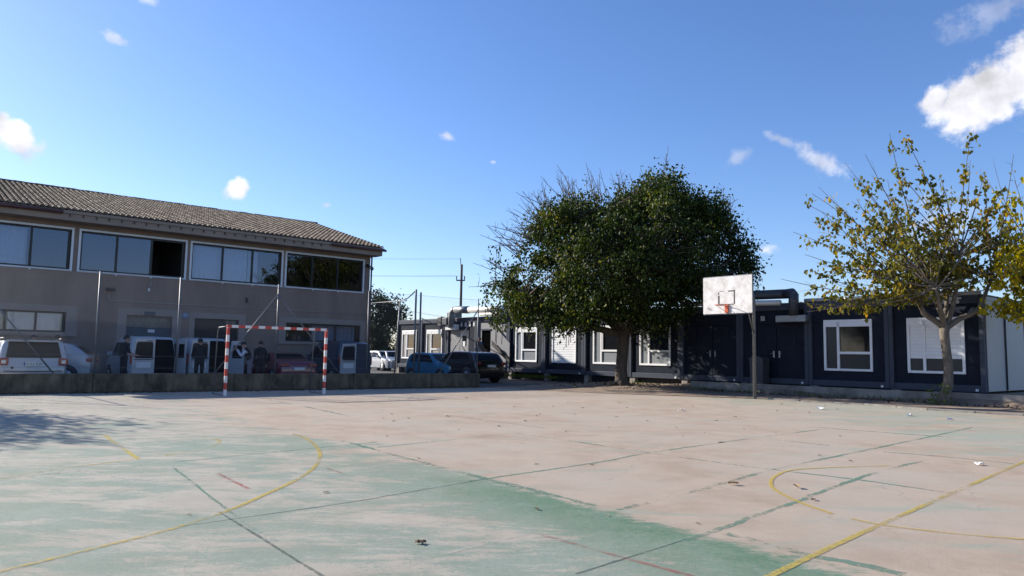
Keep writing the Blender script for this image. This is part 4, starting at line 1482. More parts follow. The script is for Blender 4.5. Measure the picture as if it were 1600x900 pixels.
def van(label, paint, door_paint, loc, heading, open_ang, name='parked_van', lettering=False, plate=None):
    c = Car(name, label, paint,
            [(4.10, .25), (4.12, .62), (3.98, .86), (3.35, 1.08), (2.62, 1.70), (2.25, 1.80), (1.2, 1.84), (.22, 1.81), (.07, 1.72), (.0, 1.20), (-.02, .6), (.0, .28)], .83, 1.02, .26, loc, heading, .14)
    c.ribbon(c.frac(3.28, 1.12, False), c.frac(2.6, 1.70, False), .88, 'windscreen')
    c.both([(1.28, 1.05), (2.02, 1.05), (2.02, 1.58), (1.28, 1.58)])
    c.both([(2.12, 1.05), (3.05, 1.05), (2.55, 1.56), (2.12, 1.60)])
    c.both([(.35, 1.10), (1.15, 1.08), (1.15, 1.56), (.42, 1.55)], mat='car_glass' if paint != 'car_darkblue' else 'car_darkblue')
    c.wheels((.65, 3.3), .31)
    # rear: one door closed, the other swung open over a flat black panel painted as load-space shade
    MB().prism([(-.72, .44), (-.02, .44), (-.02, 1.71), (-.56, 1.71), (-.62, 1.66), (-.73, 1.1)], 'x', -.035, .05).build('load_shade_panel', 'interior_shade', c.root)
    d = MB().prism([(.0, .36), (.77, .36), (.77, 1.10), (.67, 1.72), (.0, 1.74)], 'x', -.062, -.012).build('rear_door', door_paint, c.root)
    wnd = MB()
    wnd.prism([(.12, .99), (.64, .99), (.70, 1.05), (.645, 1.55), (.59, 1.61), (.12, 1.61), (.07, 1.55), (.07, 1.04)], 'x', -.072, -.0625)
    wnd.build('rear_window', 'car_glass', d)
    MB().box(-.072, -.063, .08, .70, .93, .96).build('door_crease', 'black_plastic', d)
    MB().prism([(.12, .62), (.62, .62), (.62, .84), (.12, .84)], 'x', -.068, -.0625).build('plate_recess', 'notice' if door_paint != 'car_white' else 'white_paint', d)
    MB().box(-.085, -.063, .03, .09, .97, 1.02, ch=.005).build('handle', 'black_plastic', d)
    MB().box(-.08, -.063, .10, .30, 1.63, 1.66).build('brake_light', 'black_plastic', d)
    for sg in (-1, 1):
        c.lamp(.0, sg * .80, .98, .10, .08, .42)
    if open_ang is None:
        MB().prism([(-.77, .36), (-.005, .36), (-.005, 1.74), (-.67, 1.72), (-.77, 1.1)], 'x', -.062, -.036).build('rear_door', paint, c.root)
        c.mirrors(2.95, 1.12)
        return c
    # swung-open door, hinged on the far right edge
    hinge = Matrix.Translation((-.03, -.80, 0)) @ Matrix.Rotation(open_ang, 4, 'Z')
    o = MB()
    o.prism([(.0, .36), (.66, .36), (.66, 1.74), (.10, 1.72), (.0, 1.10)], 'x', -.02, .02, M=hinge)
    od = o.build('open_rear_door', door_paint, c.root)
    g = MB()
    g.prism([(.14, 1.02), (.58, 1.02), (.58, 1.55), (.20, 1.55)], 'x', -.028, .028, M=hinge)
    g.build('rear_window', 'car_glass', od)
    if lettering:
        for zz, hh in ((.86, .05), (.72, .10), (.55, .05)):
            MB().prism([(.18, zz), (.52, zz), (.50, zz + hh), (.20, zz + hh)], 'x', -.026, -.0205, M=hinge).build('door_trim', 'duct_grey', od)
    MB().box(-.10, .12, -.82, .82, .27, .42, ch=.03).build('bumper', 'black_plastic', c.root)
    c.mirrors(2.95, 1.12)
    return c

van('white van with one rear door open, beside the man in black t-shirt', 'car_white', 'car_white', at_ns(-30.0, 7.66), HN, R(102))
van('white van with its open rear door swung wide, behind the left goal post', 'car_white', 'car_white', at_ns(-30.4, 9.80), HN, R(128), lettering=True)
van('dark blue van with a white rear door, behind the right goal post', 'car_darkblue', 'car_white', at_ns(-30.2, 16.25), HN, None)

c = Car('parked_sedan', 'dark red low saloon between the white vans and the blue van', 'car_red',
        [(4.2, .25), (4.22, .55), (4.1, .72), (3.0, .88), (2.35, 1.22), (2.0, 1.29), (1.35, 1.28), (.75, .98), (.10, .93), (.0, .75), (.0, .25)], .84, .88, .25, at_ns(-29.4, 13.2), HN, .35)
c.ribbon(c.frac(2.95, .90, False), c.frac(2.3, 1.23, False), .85, 'windscreen')
c.ribbon(c.frac(1.30, 1.27), c.frac(.80, 1.0), .84, 'rear_window')
c.both([(1.1, .92), (1.85, .92), (1.85, 1.20), (1.35, 1.19)])
c.both([(1.92, .92), (2.8, .92), (2.25, 1.18), (1.92, 1.21)])
c.wheels((.75, 3.4), .30)
for sg in (-1, 1):
    c.lamp(.0, sg * .62, .78, .06, .38, .13)
c.plate(-.012, .62)
MB().box(-.05, .2, -.82, .82, .27, .50, ch=.04).build('bumper', 'car_red', c.root)

# small old blue hatchback facing right
hb = np.array((.74, -.67))
c = Car('parked_blue_hatchback', 'small old blue hatchback with faded teal bonnet behind the end of the wall', 'car_blue',
        [(3.35, .28), (3.38, .55), (3.28, .78), (2.42, .94), (1.92, 1.34), (1.65, 1.39), (.50, 1.38), (.28, 1.30), (.03, .92), (.0, .6), (.03, .28)], .74, .90, .26, (-5.05, 38.9), hb, .22)
c.ribbon(c.frac(2.36, .97, False), c.frac(1.90, 1.34, False), .86, 'windscreen')
c.ribbon(c.frac(3.26, .80, False), c.frac(2.46, .94, False), .93, 'bonnet', 'car_teal', .03)
c.ribbon(c.frac(z=1.28), c.frac(z=.96), .84, 'rear_window')
c.both([(.42, .93), (.98, .93), (.98, 1.29), (.55, 1.29)])
c.both([(1.08, .93), (2.18, .93), (1.80, 1.28), (1.08, 1.30)])
c.wheels((.55, 2.75), .27)
for sg in (-1, 1):
    c.lamp(3.33, sg * .52, .66, .08, .26, .16, 'headlight', 'clear_lamp')
MB().box(3.28, 3.42, -.72, .72, .34, .48, ch=.02).build('bumper', 'black_plastic', c.root)
c.mirrors(2.05, .97)

# black estate at the end of the wall
c = Car('parked_black_suv', 'black estate car at the end of the low wall, rear towards the court', 'car_black',
        [(4.3, .25), (4.33, .65), (4.15, .95), (3.2, 1.05), (2.5, 1.42), (2.1, 1.49), (.75, 1.48), (.45, 1.42), (.08, 1.02), (.0, .65), (.03, .25)], .90, 1.0, .24, (-.92, 35.2), HN, .24)
c.ribbon(c.frac(3.15, 1.08, False), c.frac(2.45, 1.43, False), .86, 'windscreen')
c.ribbon(c.frac(z=1.40), c.frac(z=1.06), .82, 'rear_window')
c.both([(.62, 1.04), (1.35, 1.04), (1.35, 1.40), (.88, 1.38)])
c.both([(1.42, 1.04), (2.2, 1.04), (2.15, 1.42), (1.42, 1.41)])
c.both([(2.27, 1.04), (3.05, 1.04), (2.5, 1.38), (2.25, 1.42)])
c.wheels((.80, 3.4), .34)
for sg in (-1, 1):
    c.lamp(.03, sg * .76, .92, .12, .24, .14)
c.plate(-.015, .80)

for k, (loc, hd_, lb) in enumerate((((-10.75, 57.2), (.62, -.78), 'small white hatchback farthest left beside the dark tree'), ((-9.75, 57.4), (.45, -.89), 'white car parked right next to the far end of the cabins'))):
    c = Car('far_white_car', lb, 'car_white',
            [(3.8, .25), (3.82, .6), (3.7, .82), (2.85, 1.0), (2.2, 1.44), (1.8, 1.50), (.5, 1.48), (.25, 1.38), (.03, 1.0), (.0, .6), (.03, .25)], .84, .97, .25, loc, hd_, .24)
    c.ribbon(c.frac(2.8, 1.03, False), c.frac(2.15, 1.45, False), .86, 'windscreen')
    c.ribbon(c.frac(z=1.36), c.frac(z=1.06), .82, 'rear_window')
    c.both([(.5, 1.02), (1.25, 1.0), (1.25, 1.38), (.65, 1.36)])
    c.both([(1.32, 1.0), (2.65, 1.0), (2.1, 1.38), (1.32, 1.40)])
    c.wheels((.7, 3.1), .31)
    for sg in (-1, 1):
        c.lamp(3.74, sg * .62, .72, .14, .26, .15, 'headlight', 'clear_lamp')
    c.plate(3.84, .5, front=True)
    c.mirrors(2.5, 1.05)

# ------------------------------------------------------------------ people
def person(label, loc, face, height=1.75, lean=0.0, arms='down', top='cloth_black', sleeve='skin', legs='cloth_black', z=-.012, head_down=0.0, vest=None):
    """Standing figure facing +x before rotation; one skinned body, hair as a child."""
    k = height / 1.75
    t = thing('person', label, 'person', (loc[0], loc[1], z), math.atan2(face[1], face[0]))
    J, E, RAD, TYPE = [], [], [], []
    def j(p, r):
        J.append(Vector(p) * k)
        RAD.append(r * k)
        return len(J) - 1
    def e(a, b, ty):
        E.append((a, b))
        TYPE.append(ty)
    def lp(h, x=0, y=0):                       # point on the (leaning) trunk
        d = h - .95
        return (x + math.sin(lean) * d, y, .95 + math.cos(lean) * d)
    pel = j((0, 0, .95), .145)
    bel = j(lp(1.08), .135)
    che = j(lp(1.30, .01), .155)
    sho = j(lp(1.43), .105)
    nk = j(lp(1.50, .015), .055)
    hx = math.sin(lean + head_down)
    hd0 = Vector(lp(1.50, .015))
    def hp(u_, f_=0, y=0):
        a = lean + head_down
        return (hd0.x + math.sin(a) * u_ + math.cos(a) * f_, y, hd0.z + math.cos(a) * u_ - math.sin(a) * f_)
    h1 = j(hp(.09, .02), .070)
    h2 = j(hp(.16, .01), .086)
    h3 = j(hp(.22, .0), .070)
    e(pel, bel, 'legs'); e(bel, che, 'top'); e(che, sho, 'top'); e(sho, nk, 'skin'); e(nk, h1, 'skin'); e(h1, h2, 'skin'); e(h2, h3, 'skin')
    ns = j(hp(.125, .105), .016)
    e(h1, ns, 'skin')
    for sg in (-1, 1):
        er = j(hp(.13, .0, sg * .092), .020)
        e(h2, er, 'skin')
        s0 = j(lp(1.415, 0, sg * .17), .072)
        e(sho, s0, 'top')
        sp = Vector(lp(1.415, 0, sg * .17))
        if arms == 'down':
            el, wr = sp + Vector((-.02, sg * .06, -.29)), sp + Vector((.05, sg * .075, -.54))
        elif arms == 'forward':
            el, wr = sp + Vector((.08, sg * .07, -.27)), sp + Vector((.30, sg * .02, -.33))
        else:                                  # 'chest': hands raised before the face
            el, wr = sp + Vector((.16, sg * .08, -.24)), sp + Vector((.32, -sg * .02, -.02))
        ie, iw = j(el, .050), j(wr, .034)
        e(s0, ie, 'sleeve_top'); e(ie, iw, 'sleeve')
        d = (wr - el).normalized()
        side = Vector((0, 1, 0)) if abs(d.y) < .8 else Vector((1, 0, 0))
        side = (side - d * side.dot(d)).normalized()
        pm = j(wr + d * .07, .034)
        e(iw, pm, 'skin')
        nrm = d.cross(side)
        for q, ln in enumerate((.075, .085, .08, .062)):
            o = side * (.028 - .019 * q)
            a = j(wr + d * .10 + o, .0095)
            b = j(wr + d * (.10 + ln * .55) + o + nrm * .012, .0085)
            c_ = j(wr + d * (.10 + ln * .9) + o + nrm * .034, .0075)
            e(pm, a, 'skin'); e(a, b, 'skin'); e(b, c_, 'skin')
        th = j(wr + d * .045 + side * .045, .011)
        th2 = j(wr + d * .085 + side * .062 + nrm * .01, .009)
        e(iw, th, 'skin'); e(th, th2, 'skin')
        hip = j((0, sg * .095, .88), .105)
        kn = j((.025 if sg > 0 else .0, sg * .10, .49), .066)
        an = j((-.02 if sg > 0 else -.035, sg * .11, .09), .046)
        to = j((.14, sg * .135, .045), .042)
        e(pel, hip, 'legs'); e(hip, kn, 'legs'); e(kn, an, 'legs'); e(an, to, 'shoe')
    me = bpy.data.meshes.new('body_skeleton')
    me.from_pydata([tuple(v) for v in J], E, [])
    ob = bpy.data.objects.new('body_skeleton', me)
    COL.objects.link(ob)
    sk = ob.modifiers.new('skin', 'SKIN')
    sk.use_smooth_shade = True
    ob.modifiers.new('sub', 'SUBSURF').levels = 1
    for i, r in enumerate(RAD):
        sv = me.skin_vertices[0].data[i]
        sv.radius = (r, r)
        sv.use_root = (i == 0)
        if i in (pel, bel, che):
            sv.radius = (r * 1.12, r * .82)
    bpy.context.view_layer.update()
    dg = bpy.context.evaluated_depsgraph_get()
    bm_ = bpy.data.meshes.new_from_object(ob.evaluated_get(dg))
    bpy.data.objects.remove(ob)
    names = ['skin', top, legs, 'black_plastic', sleeve, vest or top]
    bm_.materials.clear()
    for nme in names:
        bm_.materials.append(MATS[nme])
    idx = {'skin': 0, 'top': 5 if vest else 1, 'legs': 2, 'shoe': 3, 'sleeve': 4, 'sleeve_top': 1}
    A = np.array([J[a] for a, b in E]); Bv = np.array([J[b] for a, b in E]); AB = Bv - A
    L2 = (AB ** 2).sum(1) + 1e-9
    rr = np.array([(RAD[a] + RAD[b]) / 2 for a, b in E])
    mi = []
    for p in bm_.polygons:
        c_ = np.array(p.center)
        tt = np.clip(((c_ - A) * AB).sum(1) / L2, 0, 1)
        dist = np.linalg.norm(A + AB * tt[:, None] - c_, axis=1) - rr
        mi.append(idx[TYPE[int(np.argmin(dist))]])
    bm_.polygons.foreach_set('material_index', mi)
    bm_.polygons.foreach_set('use_smooth', [True] * len(mi))
    bm_.name = 'body'
    link('body', bm_, None, t)
    # hair cap with a clear face
    V, F = [], []
    sg_, rg = 14, 8
    c0 = Vector(hp(.165, -.006)) * k
    ca, sa = math.cos(lean + head_down), math.sin(lean + head_down)
    for i in range(rg + 1):
        for q in range(sg_):
            f = 2 * math.pi * q / sg_
            fr = max(0, math.cos(f))
            lim = math.pi * (.68 - .33 * fr)
            th_ = lim * i / rg
            r_ = .101 * k
            lx, ly, lz = r_ * 1.08 * math.sin(th_) * math.cos(f), r_ * .94 * math.sin(th_) * math.sin(f), r_ * 1.08 * math.cos(th_)
            V.append((c0.x + lx * ca + lz * sa, c0.y + ly, c0.z - lx * sa + lz * ca))
    for i in range(rg):
        for q in range(sg_):
            F.append((i * sg_ + q, (i + 1) * sg_ + q, (i + 1) * sg_ + (q + 1) % sg_, i * sg_ + (q + 1) % sg_))
    MB().add(V, F, True).build('hair', 'hair_dark', t)
    for sg in (-1, 1):
        q = Vector(hp(.145, .082, sg * .034)) * k
        MB().sphere(q, .011 * k, 8, 6).build('eye', 'hair_dark', t)
    m_ = Vector(hp(.075, .083)) * k
    MB().box(m_.x - .004, m_.x + .006, -.024 * k, .024 * k, m_.z - .005, m_.z + .005).build('mouth', 'rim_orange', t)
    return t

person('person in black t-shirt and trousers standing at the left corner of the first white van', (-13.45, 25.5), (.9, .2), 1.80, .06, 'forward', 'cloth_black', 'skin', 'cloth_black')
person('person in black with back turned, standing behind the second white van', (-11.62, 27.4), (-.5, .86), 1.76, .08, 'forward', 'cloth_black', 'cloth_black', 'cloth_black')
person('person in dark vest and white sleeves leaning forward, hands before the face', (-9.55, 26.9), (-.95, -.25), 1.72, .30, 'chest', 'cloth_white', 'cloth_white', 'cloth_grey', head_down=.35, vest='cloth_black')
person('person in black with pale collar standing behind the one leaning forward', (-9.50, 27.9), (-.6, .75), 1.72, .12, 'down', 'cloth_black', 'cloth_black', 'cloth_black')
person('person whose dark-haired head shows left above the roof of the white off-roader', (-16.95, 26.0), (.5, -.86), 1.74, 0, 'down', 'cloth_navy', 'cloth_navy', 'cloth_black')
person('person whose dark-haired head shows right above the roof of the white off-roader', (-15.92, 25.69), (-.7, .7), 1.76, 0, 'down', 'cloth_navy', 'cloth_navy', 'cloth_black')
pp = cpt(33.3, .62)
person('person in grey-blue top on the stair landing above the black estate car', (float(pp[0]), float(pp[1])), (-.6, -.8), 1.72, .08, 'forward', 'cloth_blue', 'cloth_blue', 'cloth_black', z=.585)

# ------------------------------------------------------------------ vegetation
def leaf_mesh(name, P, D, size, tint, mat, parent, aspect=.62, fold=.25):
    """Leaves: P base points, D direction each leaf hangs; each is a folded blade of four triangles."""
    n = len(P)
    D = D / (np.linalg.norm(D, axis=1, keepdims=True) + 1e-9)
    rnd = rng.normal(size=(n, 3))
    S = np.cross(D, rnd)
    S /= np.linalg.norm(S, axis=1, keepdims=True) + 1e-9
    N = np.cross(D, S)
    L = size[:, None]
    W = L * aspect * .5
    mid = P + D * L * .42
    V = np.empty((n, 6, 3))
    V[:, 0] = P
    V[:, 1] = mid + S * W + N * W * fold
    V[:, 2] = P + D * L + N * L * -.10
    V[:, 3] = mid - S * W + N * W * fold
    V[:, 4] = P + D * L * .72 + S * W * .62 + N * W * fold * .5
    V[:, 5] = P + D * L * .72 - S * W * .62 + N * W * fold * .5
    V = V.reshape(-1, 3)
    base = (np.arange(n) * 6)[:, None]
    quads = np.concatenate([base + np.array([[0, 1, 4, 2]]), base + np.array([[0, 2, 5, 3]])], axis=1).reshape(-1)
    me = bpy.data.meshes.new(name)
    me.vertices.add(n * 6)
    me.vertices.foreach_set('co', V.reshape(-1))
    me.loops.add(n * 8)
    me.loops.foreach_set('vertex_index', quads)
    me.polygons.add(n * 2)
    me.polygons.foreach_set('loop_start', np.arange(n * 2) * 4)
    me.polygons.foreach_set('loop_total', np.full(n * 2, 4))
    at = me.attributes.new('tint', 'FLOAT', 'POINT')
    at.data.foreach_set('value', np.repeat(tint, 6))
    me.update(calc_edges=True)
    return link(name, me, mat, parent)

def bez(a, b, bow, n=6):
    a, b = np.array(a, float), np.array(b, float)
    m = (a + b) / 2 + np.array(bow, float)
    return [tuple((1 - t) ** 2 * a + 2 * t * (1 - t) * m + t * t * b) for t in np.linspace(0, 1, n)]

# big evergreen-looking tree in front of the cabins
def big_tree():
    tx, ty, tz = 4.85, 32.05, .07
    t = thing('broadleaf_tree', 'big dense dark green tree with a thick trunk in front of the cabins', 'tree', (tx, ty, tz))
    s = 35.5
    px = [(757, 470), (764, 430), (780, 408), (803, 375), (830, 342), (860, 322), (905, 314), (938, 316), (960, 328), (985, 298), (1010, 282), (1028, 262), (1048, 292), (1068, 312), (1086, 338), (1104, 316), (1124, 305), (1140, 318), (1152, 360), (1178, 382), (1196, 402), (1186, 436), (1150, 450), (1110, 470), (1066, 488), (1040, 503), (1000, 510), (960, 503), (920, 514), (885, 524), (850, 522), (820, 518), (784, 512), (764, 494)]
    poly = np.array([((x - 970) / s, 1.28 + (557 - y) / s) for x, y in px])
    cx, cz = (975 - 970) / s, 1.28 + (557 - 412) / s
    ang = np.arctan2(poly[:, 1] - cz, poly[:, 0] - cx)
    rad = np.hypot(poly[:, 1] - cz, poly[:, 0] - cx)
    o = np.argsort(ang)
    ang, rad = ang[o], rad[o]
    ang = np.concatenate([ang - 2 * np.pi, ang, ang + 2 * np.pi])
    rad = np.tile(rad, 3)
    def env(a): return np.interp(a, ang, rad)
    C = []
    NB = [(random.uniform(-math.pi, math.pi), random.uniform(.10, .22), random.uniform(-.20, .12)) for _ in range(16)]
    lobes = []
    for k in range(50):
        a = -.3 + 4.2 * k / 30 + random.uniform(-.09, .09) if k < 30 else random.uniform(3.3, 6.2)
        f = random.uniform(.58, .93)
        lobes.append((cx + float(env(a)) * f * math.cos(a), random.uniform(-2.4, 1.8) * (1.15 - f) * 2, cz + float(env(a)) * f * math.sin(a), random.uniform(.5, 1.2)))
    while len(C) < 960:
        x, z = random.uniform(-6.4, 6.6), random.uniform(2.0, 9.7)
        a, r = math.atan2(z - cz, x - cx), math.hypot(x - cx, z - cz)
        q = r / float(env(a))
        dent = sum(d_ * math.exp(-((a - b0 + math.pi) % (2 * math.pi) - math.pi) ** 2 / (2 * w_ * w_)) for b0, w_, d_ in NB)
        if q > .97 + max(-.22, min(.06, dent)) * random.uniform(.4, 1.0):
            continue
        ext = 5.0 * math.sqrt(max(0, 1 - q * q)) + .15
        y = random.uniform(-1, 1) * ext
        if q > .5 and not any((x - l0) ** 2 + .3 * (y - l1) ** 2 + (z - l2) ** 2 < l3 * l3 for l0, l1, l2, l3 in lobes):
            continue
        shell = max(q, abs(y) / (ext + .01) * .9)
        if shell < .5 and random.random() < .5:
            continue
        wp = np.array((tx + x, ty + y))
        off = float(wp @ NC) - MF
        if off < .5 and z + tz < 4.25:
            continue
        if off > 3.2 and z < 2.9 and x > -1.5:
            continue
        C.append((x, y, z, q))
    tr = MB()
    tr.tube([(0.02, 0, -.15), (0, 0, .15), (-.02, 0, .7), (.03, 0, 1.4), (.05, 0, 1.95), (.08, 0, 2.45)], [.40, .30, .255, .245, .27, .31], 14)
    for k in range(6):
        f = k * 1.05 + .3
        tr.tube([(.12 * math.cos(f), .12 * math.sin(f), .35), (.33 * math.cos(f), .33 * math.sin(f), .04), (.55 * math.cos(f), .55 * math.sin(f), -.06)], [.12, .10, .04], 7)
    tr.build('trunk', 'bark', t)
    br = MB()
    nodes = []
    fork = (.06, 0, 2.25)
    for k in range(9):
        f = 2 * math.pi * k / 9 + random.uniform(-.25, .25)
        up = random.uniform(3.6, 6.8) if k % 3 else 7.4
        ln = random.uniform(2.6, 4.2) if k % 3 else 1.4
        pts = bez(fork, (ln * math.cos(f) * 1.15, ln * math.sin(f) * .8, up), (random.uniform(-.3, .3), random.uniform(-.3, .3), random.uniform(-.5, .4)), 10)
        if min((float(np.array((tx + p[0], ty + p[1])) @ NC) - MF) - (0 if p[2] > 4.1 else .3) for p in pts) < 0 and up < 5.2:
            pts = bez(fork, (ln * math.cos(f) * .6, ln * math.sin(f) * .4, up + 1.5), (0, 0, .4), 10)
        br.tube(pts, list(np.linspace(.17, .05, 10)), 8)
        nodes += pts[2:]
    N = np.array(nodes)
    pos, dire, tint, size = [], [], [], []
    for (x, y, z, q) in C:
        c = np.array((x, y, z))
        d = np.linalg.norm(N - c, axis=1) + .6 * np.maximum(0, N[:, 2] - z)
        a = N[int(np.argmin(d))]
        pts = bez(a, c, (random.uniform(-.2, .2), random.uniform(-.2, .2), random.uniform(-.1, .3)), 5)
        br.tube(pts, [.035, .028, .02, .014, .008], 5, cap=False)
        n = int(random.uniform(55, 115))
        sg = random.uniform(.14, .33)
        stretch = random.choice((.7, .9, 1.5))
        g = rng.normal(size=(n, 3)) * np.array((sg, sg, sg * stretch)) + c
        pos.append(g)
        dd = rng.normal(size=(n, 3)) * .7 + np.array((0, 0, -.75)) + (g - c) * .8
        dire.append(dd)
        tone = random.gauss(.33, .12) + (.24 if (x < -1.8 and random.random() < .3 + .14 * (-x - 1.8)) else 0) + (.12 if z > 7 else 0)  # sunlit left side painted into the leaf colour; high leaves lighter too
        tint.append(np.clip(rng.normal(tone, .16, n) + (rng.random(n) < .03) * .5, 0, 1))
        size.append(rng.uniform(.09, .185, n))
    # leafy shoots that break the outline
    extra = []
    for k in range(46):
        a = random.uniform(-.35, 3.6)
        r = float(env(a))
        x, z = cx + r * .84 * math.cos(a), cz + r * .84 * math.sin(a)
        extra.append((x, z, z + random.uniform(.5, 1.15)))
    for k in range(12):
        x = random.uniform(-5.6, -.8)
        extra.append((x, random.uniform(2.25, 2.5), 3.3))
    for x, z0_, z1_ in extra + list(((1.72, 7.6, 9.9), (1.2, 7.6, 8.9), (4.2, 6.8, 8.75), (4.9, 6.5, 8.2), (3.6, 7.0, 8.5), (6.0, 4.9, 6.0), (6.2, 4.2, 5.4), (-.3, 7.7, 8.9), (-2.6, 7.2, 8.6), (2.6, 7.2, 8.7), (-6.0, 3.4, 4.4), (-5.6, 5.0, 6.1))):
        y = random.uniform(-1, 1) if z0_ > 2.6 else random.uniform(-2.2, .2)
        n = random.randint(50, 95)
        tt = rng.random(n)
        g = np.stack([x + (tt * random.uniform(-.15, .3)) + rng.normal(0, .15, n), y + rng.normal(0, .15, n), z0_ + (z1_ - z0_) * tt], 1)
        br.tube([(x, y, z0_ - .6), (x + .05, y, z1_)], [.015, .006], 4, cap=False)
        pos.append(g); dire.append(rng.normal(size=(n, 3)) * .5 + np.array((0, 0, -.8)))
        tint.append(np.clip(rng.normal(.45, .2, n), 0, 1)); size.append(rng.uniform(.10, .18, n))
    br.build('branches', 'bark', t, fix=False)
    pos = np.concatenate(pos)
    keep = ~((((pos[:, :2] + np.array((tx, ty))) @ NC - MF) < .22) & (pos[:, 2] + tz < 3.85))
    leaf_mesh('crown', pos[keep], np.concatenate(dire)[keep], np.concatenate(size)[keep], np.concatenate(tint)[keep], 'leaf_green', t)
    tw = MB()
    for k in range(130):
        a = random.choice([random.uniform(1.5, 2.2), random.uniform(1.9, 3.2), random.uniform(2.1, 3.1), random.uniform(2.3, 3.3), random.uniform(.2, 1.5)])
        r = float(env(a)) * .86
        x, z, y = cx + r * math.cos(a), cz + r * math.sin(a), random.uniform(-1.6, 1.6)
        ln = random.uniform(.7, 2.0) * (1.0 if a > 1.2 else .55)
        b = a + random.uniform(-.5, .5) - (.25 if a > 1.9 else 0)
        e_ = (x + ln * math.cos(b), y + random.uniform(-.4, .4), z + ln * math.sin(b) + .15)
        pts = bez((x, y, z), e_, (random.uniform(-.22, .22), 0, random.uniform(-.25, .25)), 5)
        tw.tube(pts, [.020, .017, .014, .011, .007], 4, cap=False)
        for q in range(3):
            p = pts[random.randint(1, 3)]
            tw.tube([p, (p[0] + random.uniform(-.3, .3), p[1] + random.uniform(-.2, .2), p[2] + random.uniform(.1, .45))], [.010, .006], 3, cap=False)
    tag(tw.build('bare_twigs', 'bark_pale', t, fix=False), kind='stuff')
big_tree()

def pollard(name, label, loc, trunk, heads, shoots, lmat, leaves_per_m, lsize, tone, seed, dense=(), bark='bark_pale'):
    """Pollarded tree: trunk, a few stout limbs and long straight shoots with sparse leaves."""
    rs = random.Random(seed)
    t = thing(name, label, 'tree', loc)
    tr = MB()
    tr.tube(trunk[0], trunk[1], 12)
    tr.build('trunk', bark, t)
    br = MB()
    f0 = np.array(trunk[0][-1]) - np.array((0, 0, .12))
    for hpts, r0, r1 in heads:
        pts = catmull([f0] + [np.array(h) for h in hpts], .18)
        br.tube([tuple(p) for p in pts], list(np.linspace(r0, r1, len(pts))), 8)
    pos, dire, tint, size = [], [], [], []
    for (hi, tip, leafy) in shoots:
        h = np.array(heads[hi][0][-1]) + np.array([rs.uniform(-.08, .08) for _ in range(3)])
        tip = np.array(tip)
        bow = np.array((rs.uniform(-.4, .4), rs.uniform(-.3, .3), rs.uniform(-.5, .3))) * np.linalg.norm(tip - h) * .24
        pts = bez(h, tip, bow, 8)
        br.tube(pts, list(np.linspace(rs.uniform(.020, .032), .006, 8)), 5, cap=False)
        Lh = np.linalg.norm(tip - h)
        # side twigs
        segs = [(np.array(pts[i]), np.array(pts[i + 1])) for i in range(7)]
        for q in range(int(Lh * .8)):
            a, b = segs[rs.randint(2, 6)]
            p = a + (b - a) * rs.random()
            d = (b - a) / (np.linalg.norm(b - a) + 1e-9) + np.array([rs.uniform(-.8, .8) for _ in range(3)])
            e_ = p + d * rs.uniform(.2, .6)
            br.tube([tuple(p), tuple(e_)], [.006, .003], 3, cap=False)
            segs.append((p, e_))
        n = int(Lh * leaves_per_m * leafy * rs.uniform(.6, 1.4))
        # leaves gather in bunches along the outer part of the shoot
        nb = max(1, n // 5)
        for q in range(nb):
            a, b = rs.choice(segs[2:])
            c = a + (b - a) * rs.random()
            m_ = rs.randint(3, 8)
            g = rng.normal(size=(m_, 3)) * .085 + c
            pos.append(g)
            dire.append(rng.normal(size=(m_, 3)) * .45 + np.array((0, 0, -.8)))
            tt = rs.gauss(tone, .2)
            tint.append(np.clip(rng.normal(tt, .12, m_), 0, 1))
            size.append(rng.uniform(*lsize, m_))
    for (cx, cy, cz, rx, ry, rz, n) in dense:
        u_ = rng.normal(size=(n, 3))
        u_ /= np.linalg.norm(u_, axis=1, keepdims=True)
        g = u_ * (rng.random((n, 1)) ** .45) * np.array((rx, ry, rz)) + np.array((cx, cy, cz))
        pos.append(g)
        dire.append(rng.normal(size=(n, 3)) * .5 + np.array((0, 0, -.8)))
        tint.append(np.clip(rng.normal(tone, .25, n), 0, 1))
        size.append(rng.uniform(*lsize, n))
        for q in range(n // 12):
            i = rng.integers(0, n)
            br.tube([(cx, cy, cz - rz * .6), tuple(g[i])], [.012, .004], 4, cap=False)
    br.build('branches', bark, t, fix=False)
    leaf_mesh('crown', np.concatenate(pos), np.concatenate(dire), np.concatenate(size), np.concatenate(tint), lmat, t, .7)
    return t

# right-hand tree: local x runs along the picture, 49.5 px per metre at its distance
RT = (13.65, 23.12, 0)
def rp(px, py, dy=0.0):
    return ((px - 1475) / 49.0, dy, (633 - py) / 49.0 * .995)
trunk_r = ([rp(1474, 640), rp(1474, 625), rp(1481, 600), rp(1483, 575), rp(1480, 545), rp(1478, 520), rp(1480, 508)], [.22, .17, .145, .135, .13, .14, .155])
heads_r = [([rp(1462, 500), rp(1447, 490), rp(1440, 470)], .11, .07),
           ([rp(1474, 490), rp(1470, 465, .2), rp(1466, 440, .3)], .09, .035),
           ([rp(1490, 488), rp(1494, 462, -.1), rp(1500, 430, -.15), rp(1503, 400, -.1)], .095, .03),
           ([rp(1505, 497), rp(1528, 487), rp(1543, 462), rp(1556, 430)], .105, .045),
           ([rp(1486, 495, .2), rp(1500, 480, .6), rp(1512, 455, .9)], .10, .05),
           ([rp(1470, 497, -.2), rp(1455, 480, -.6), rp(1440, 455, -.9)], .10, .05)]
rs_ = random.Random(3)
tips = []
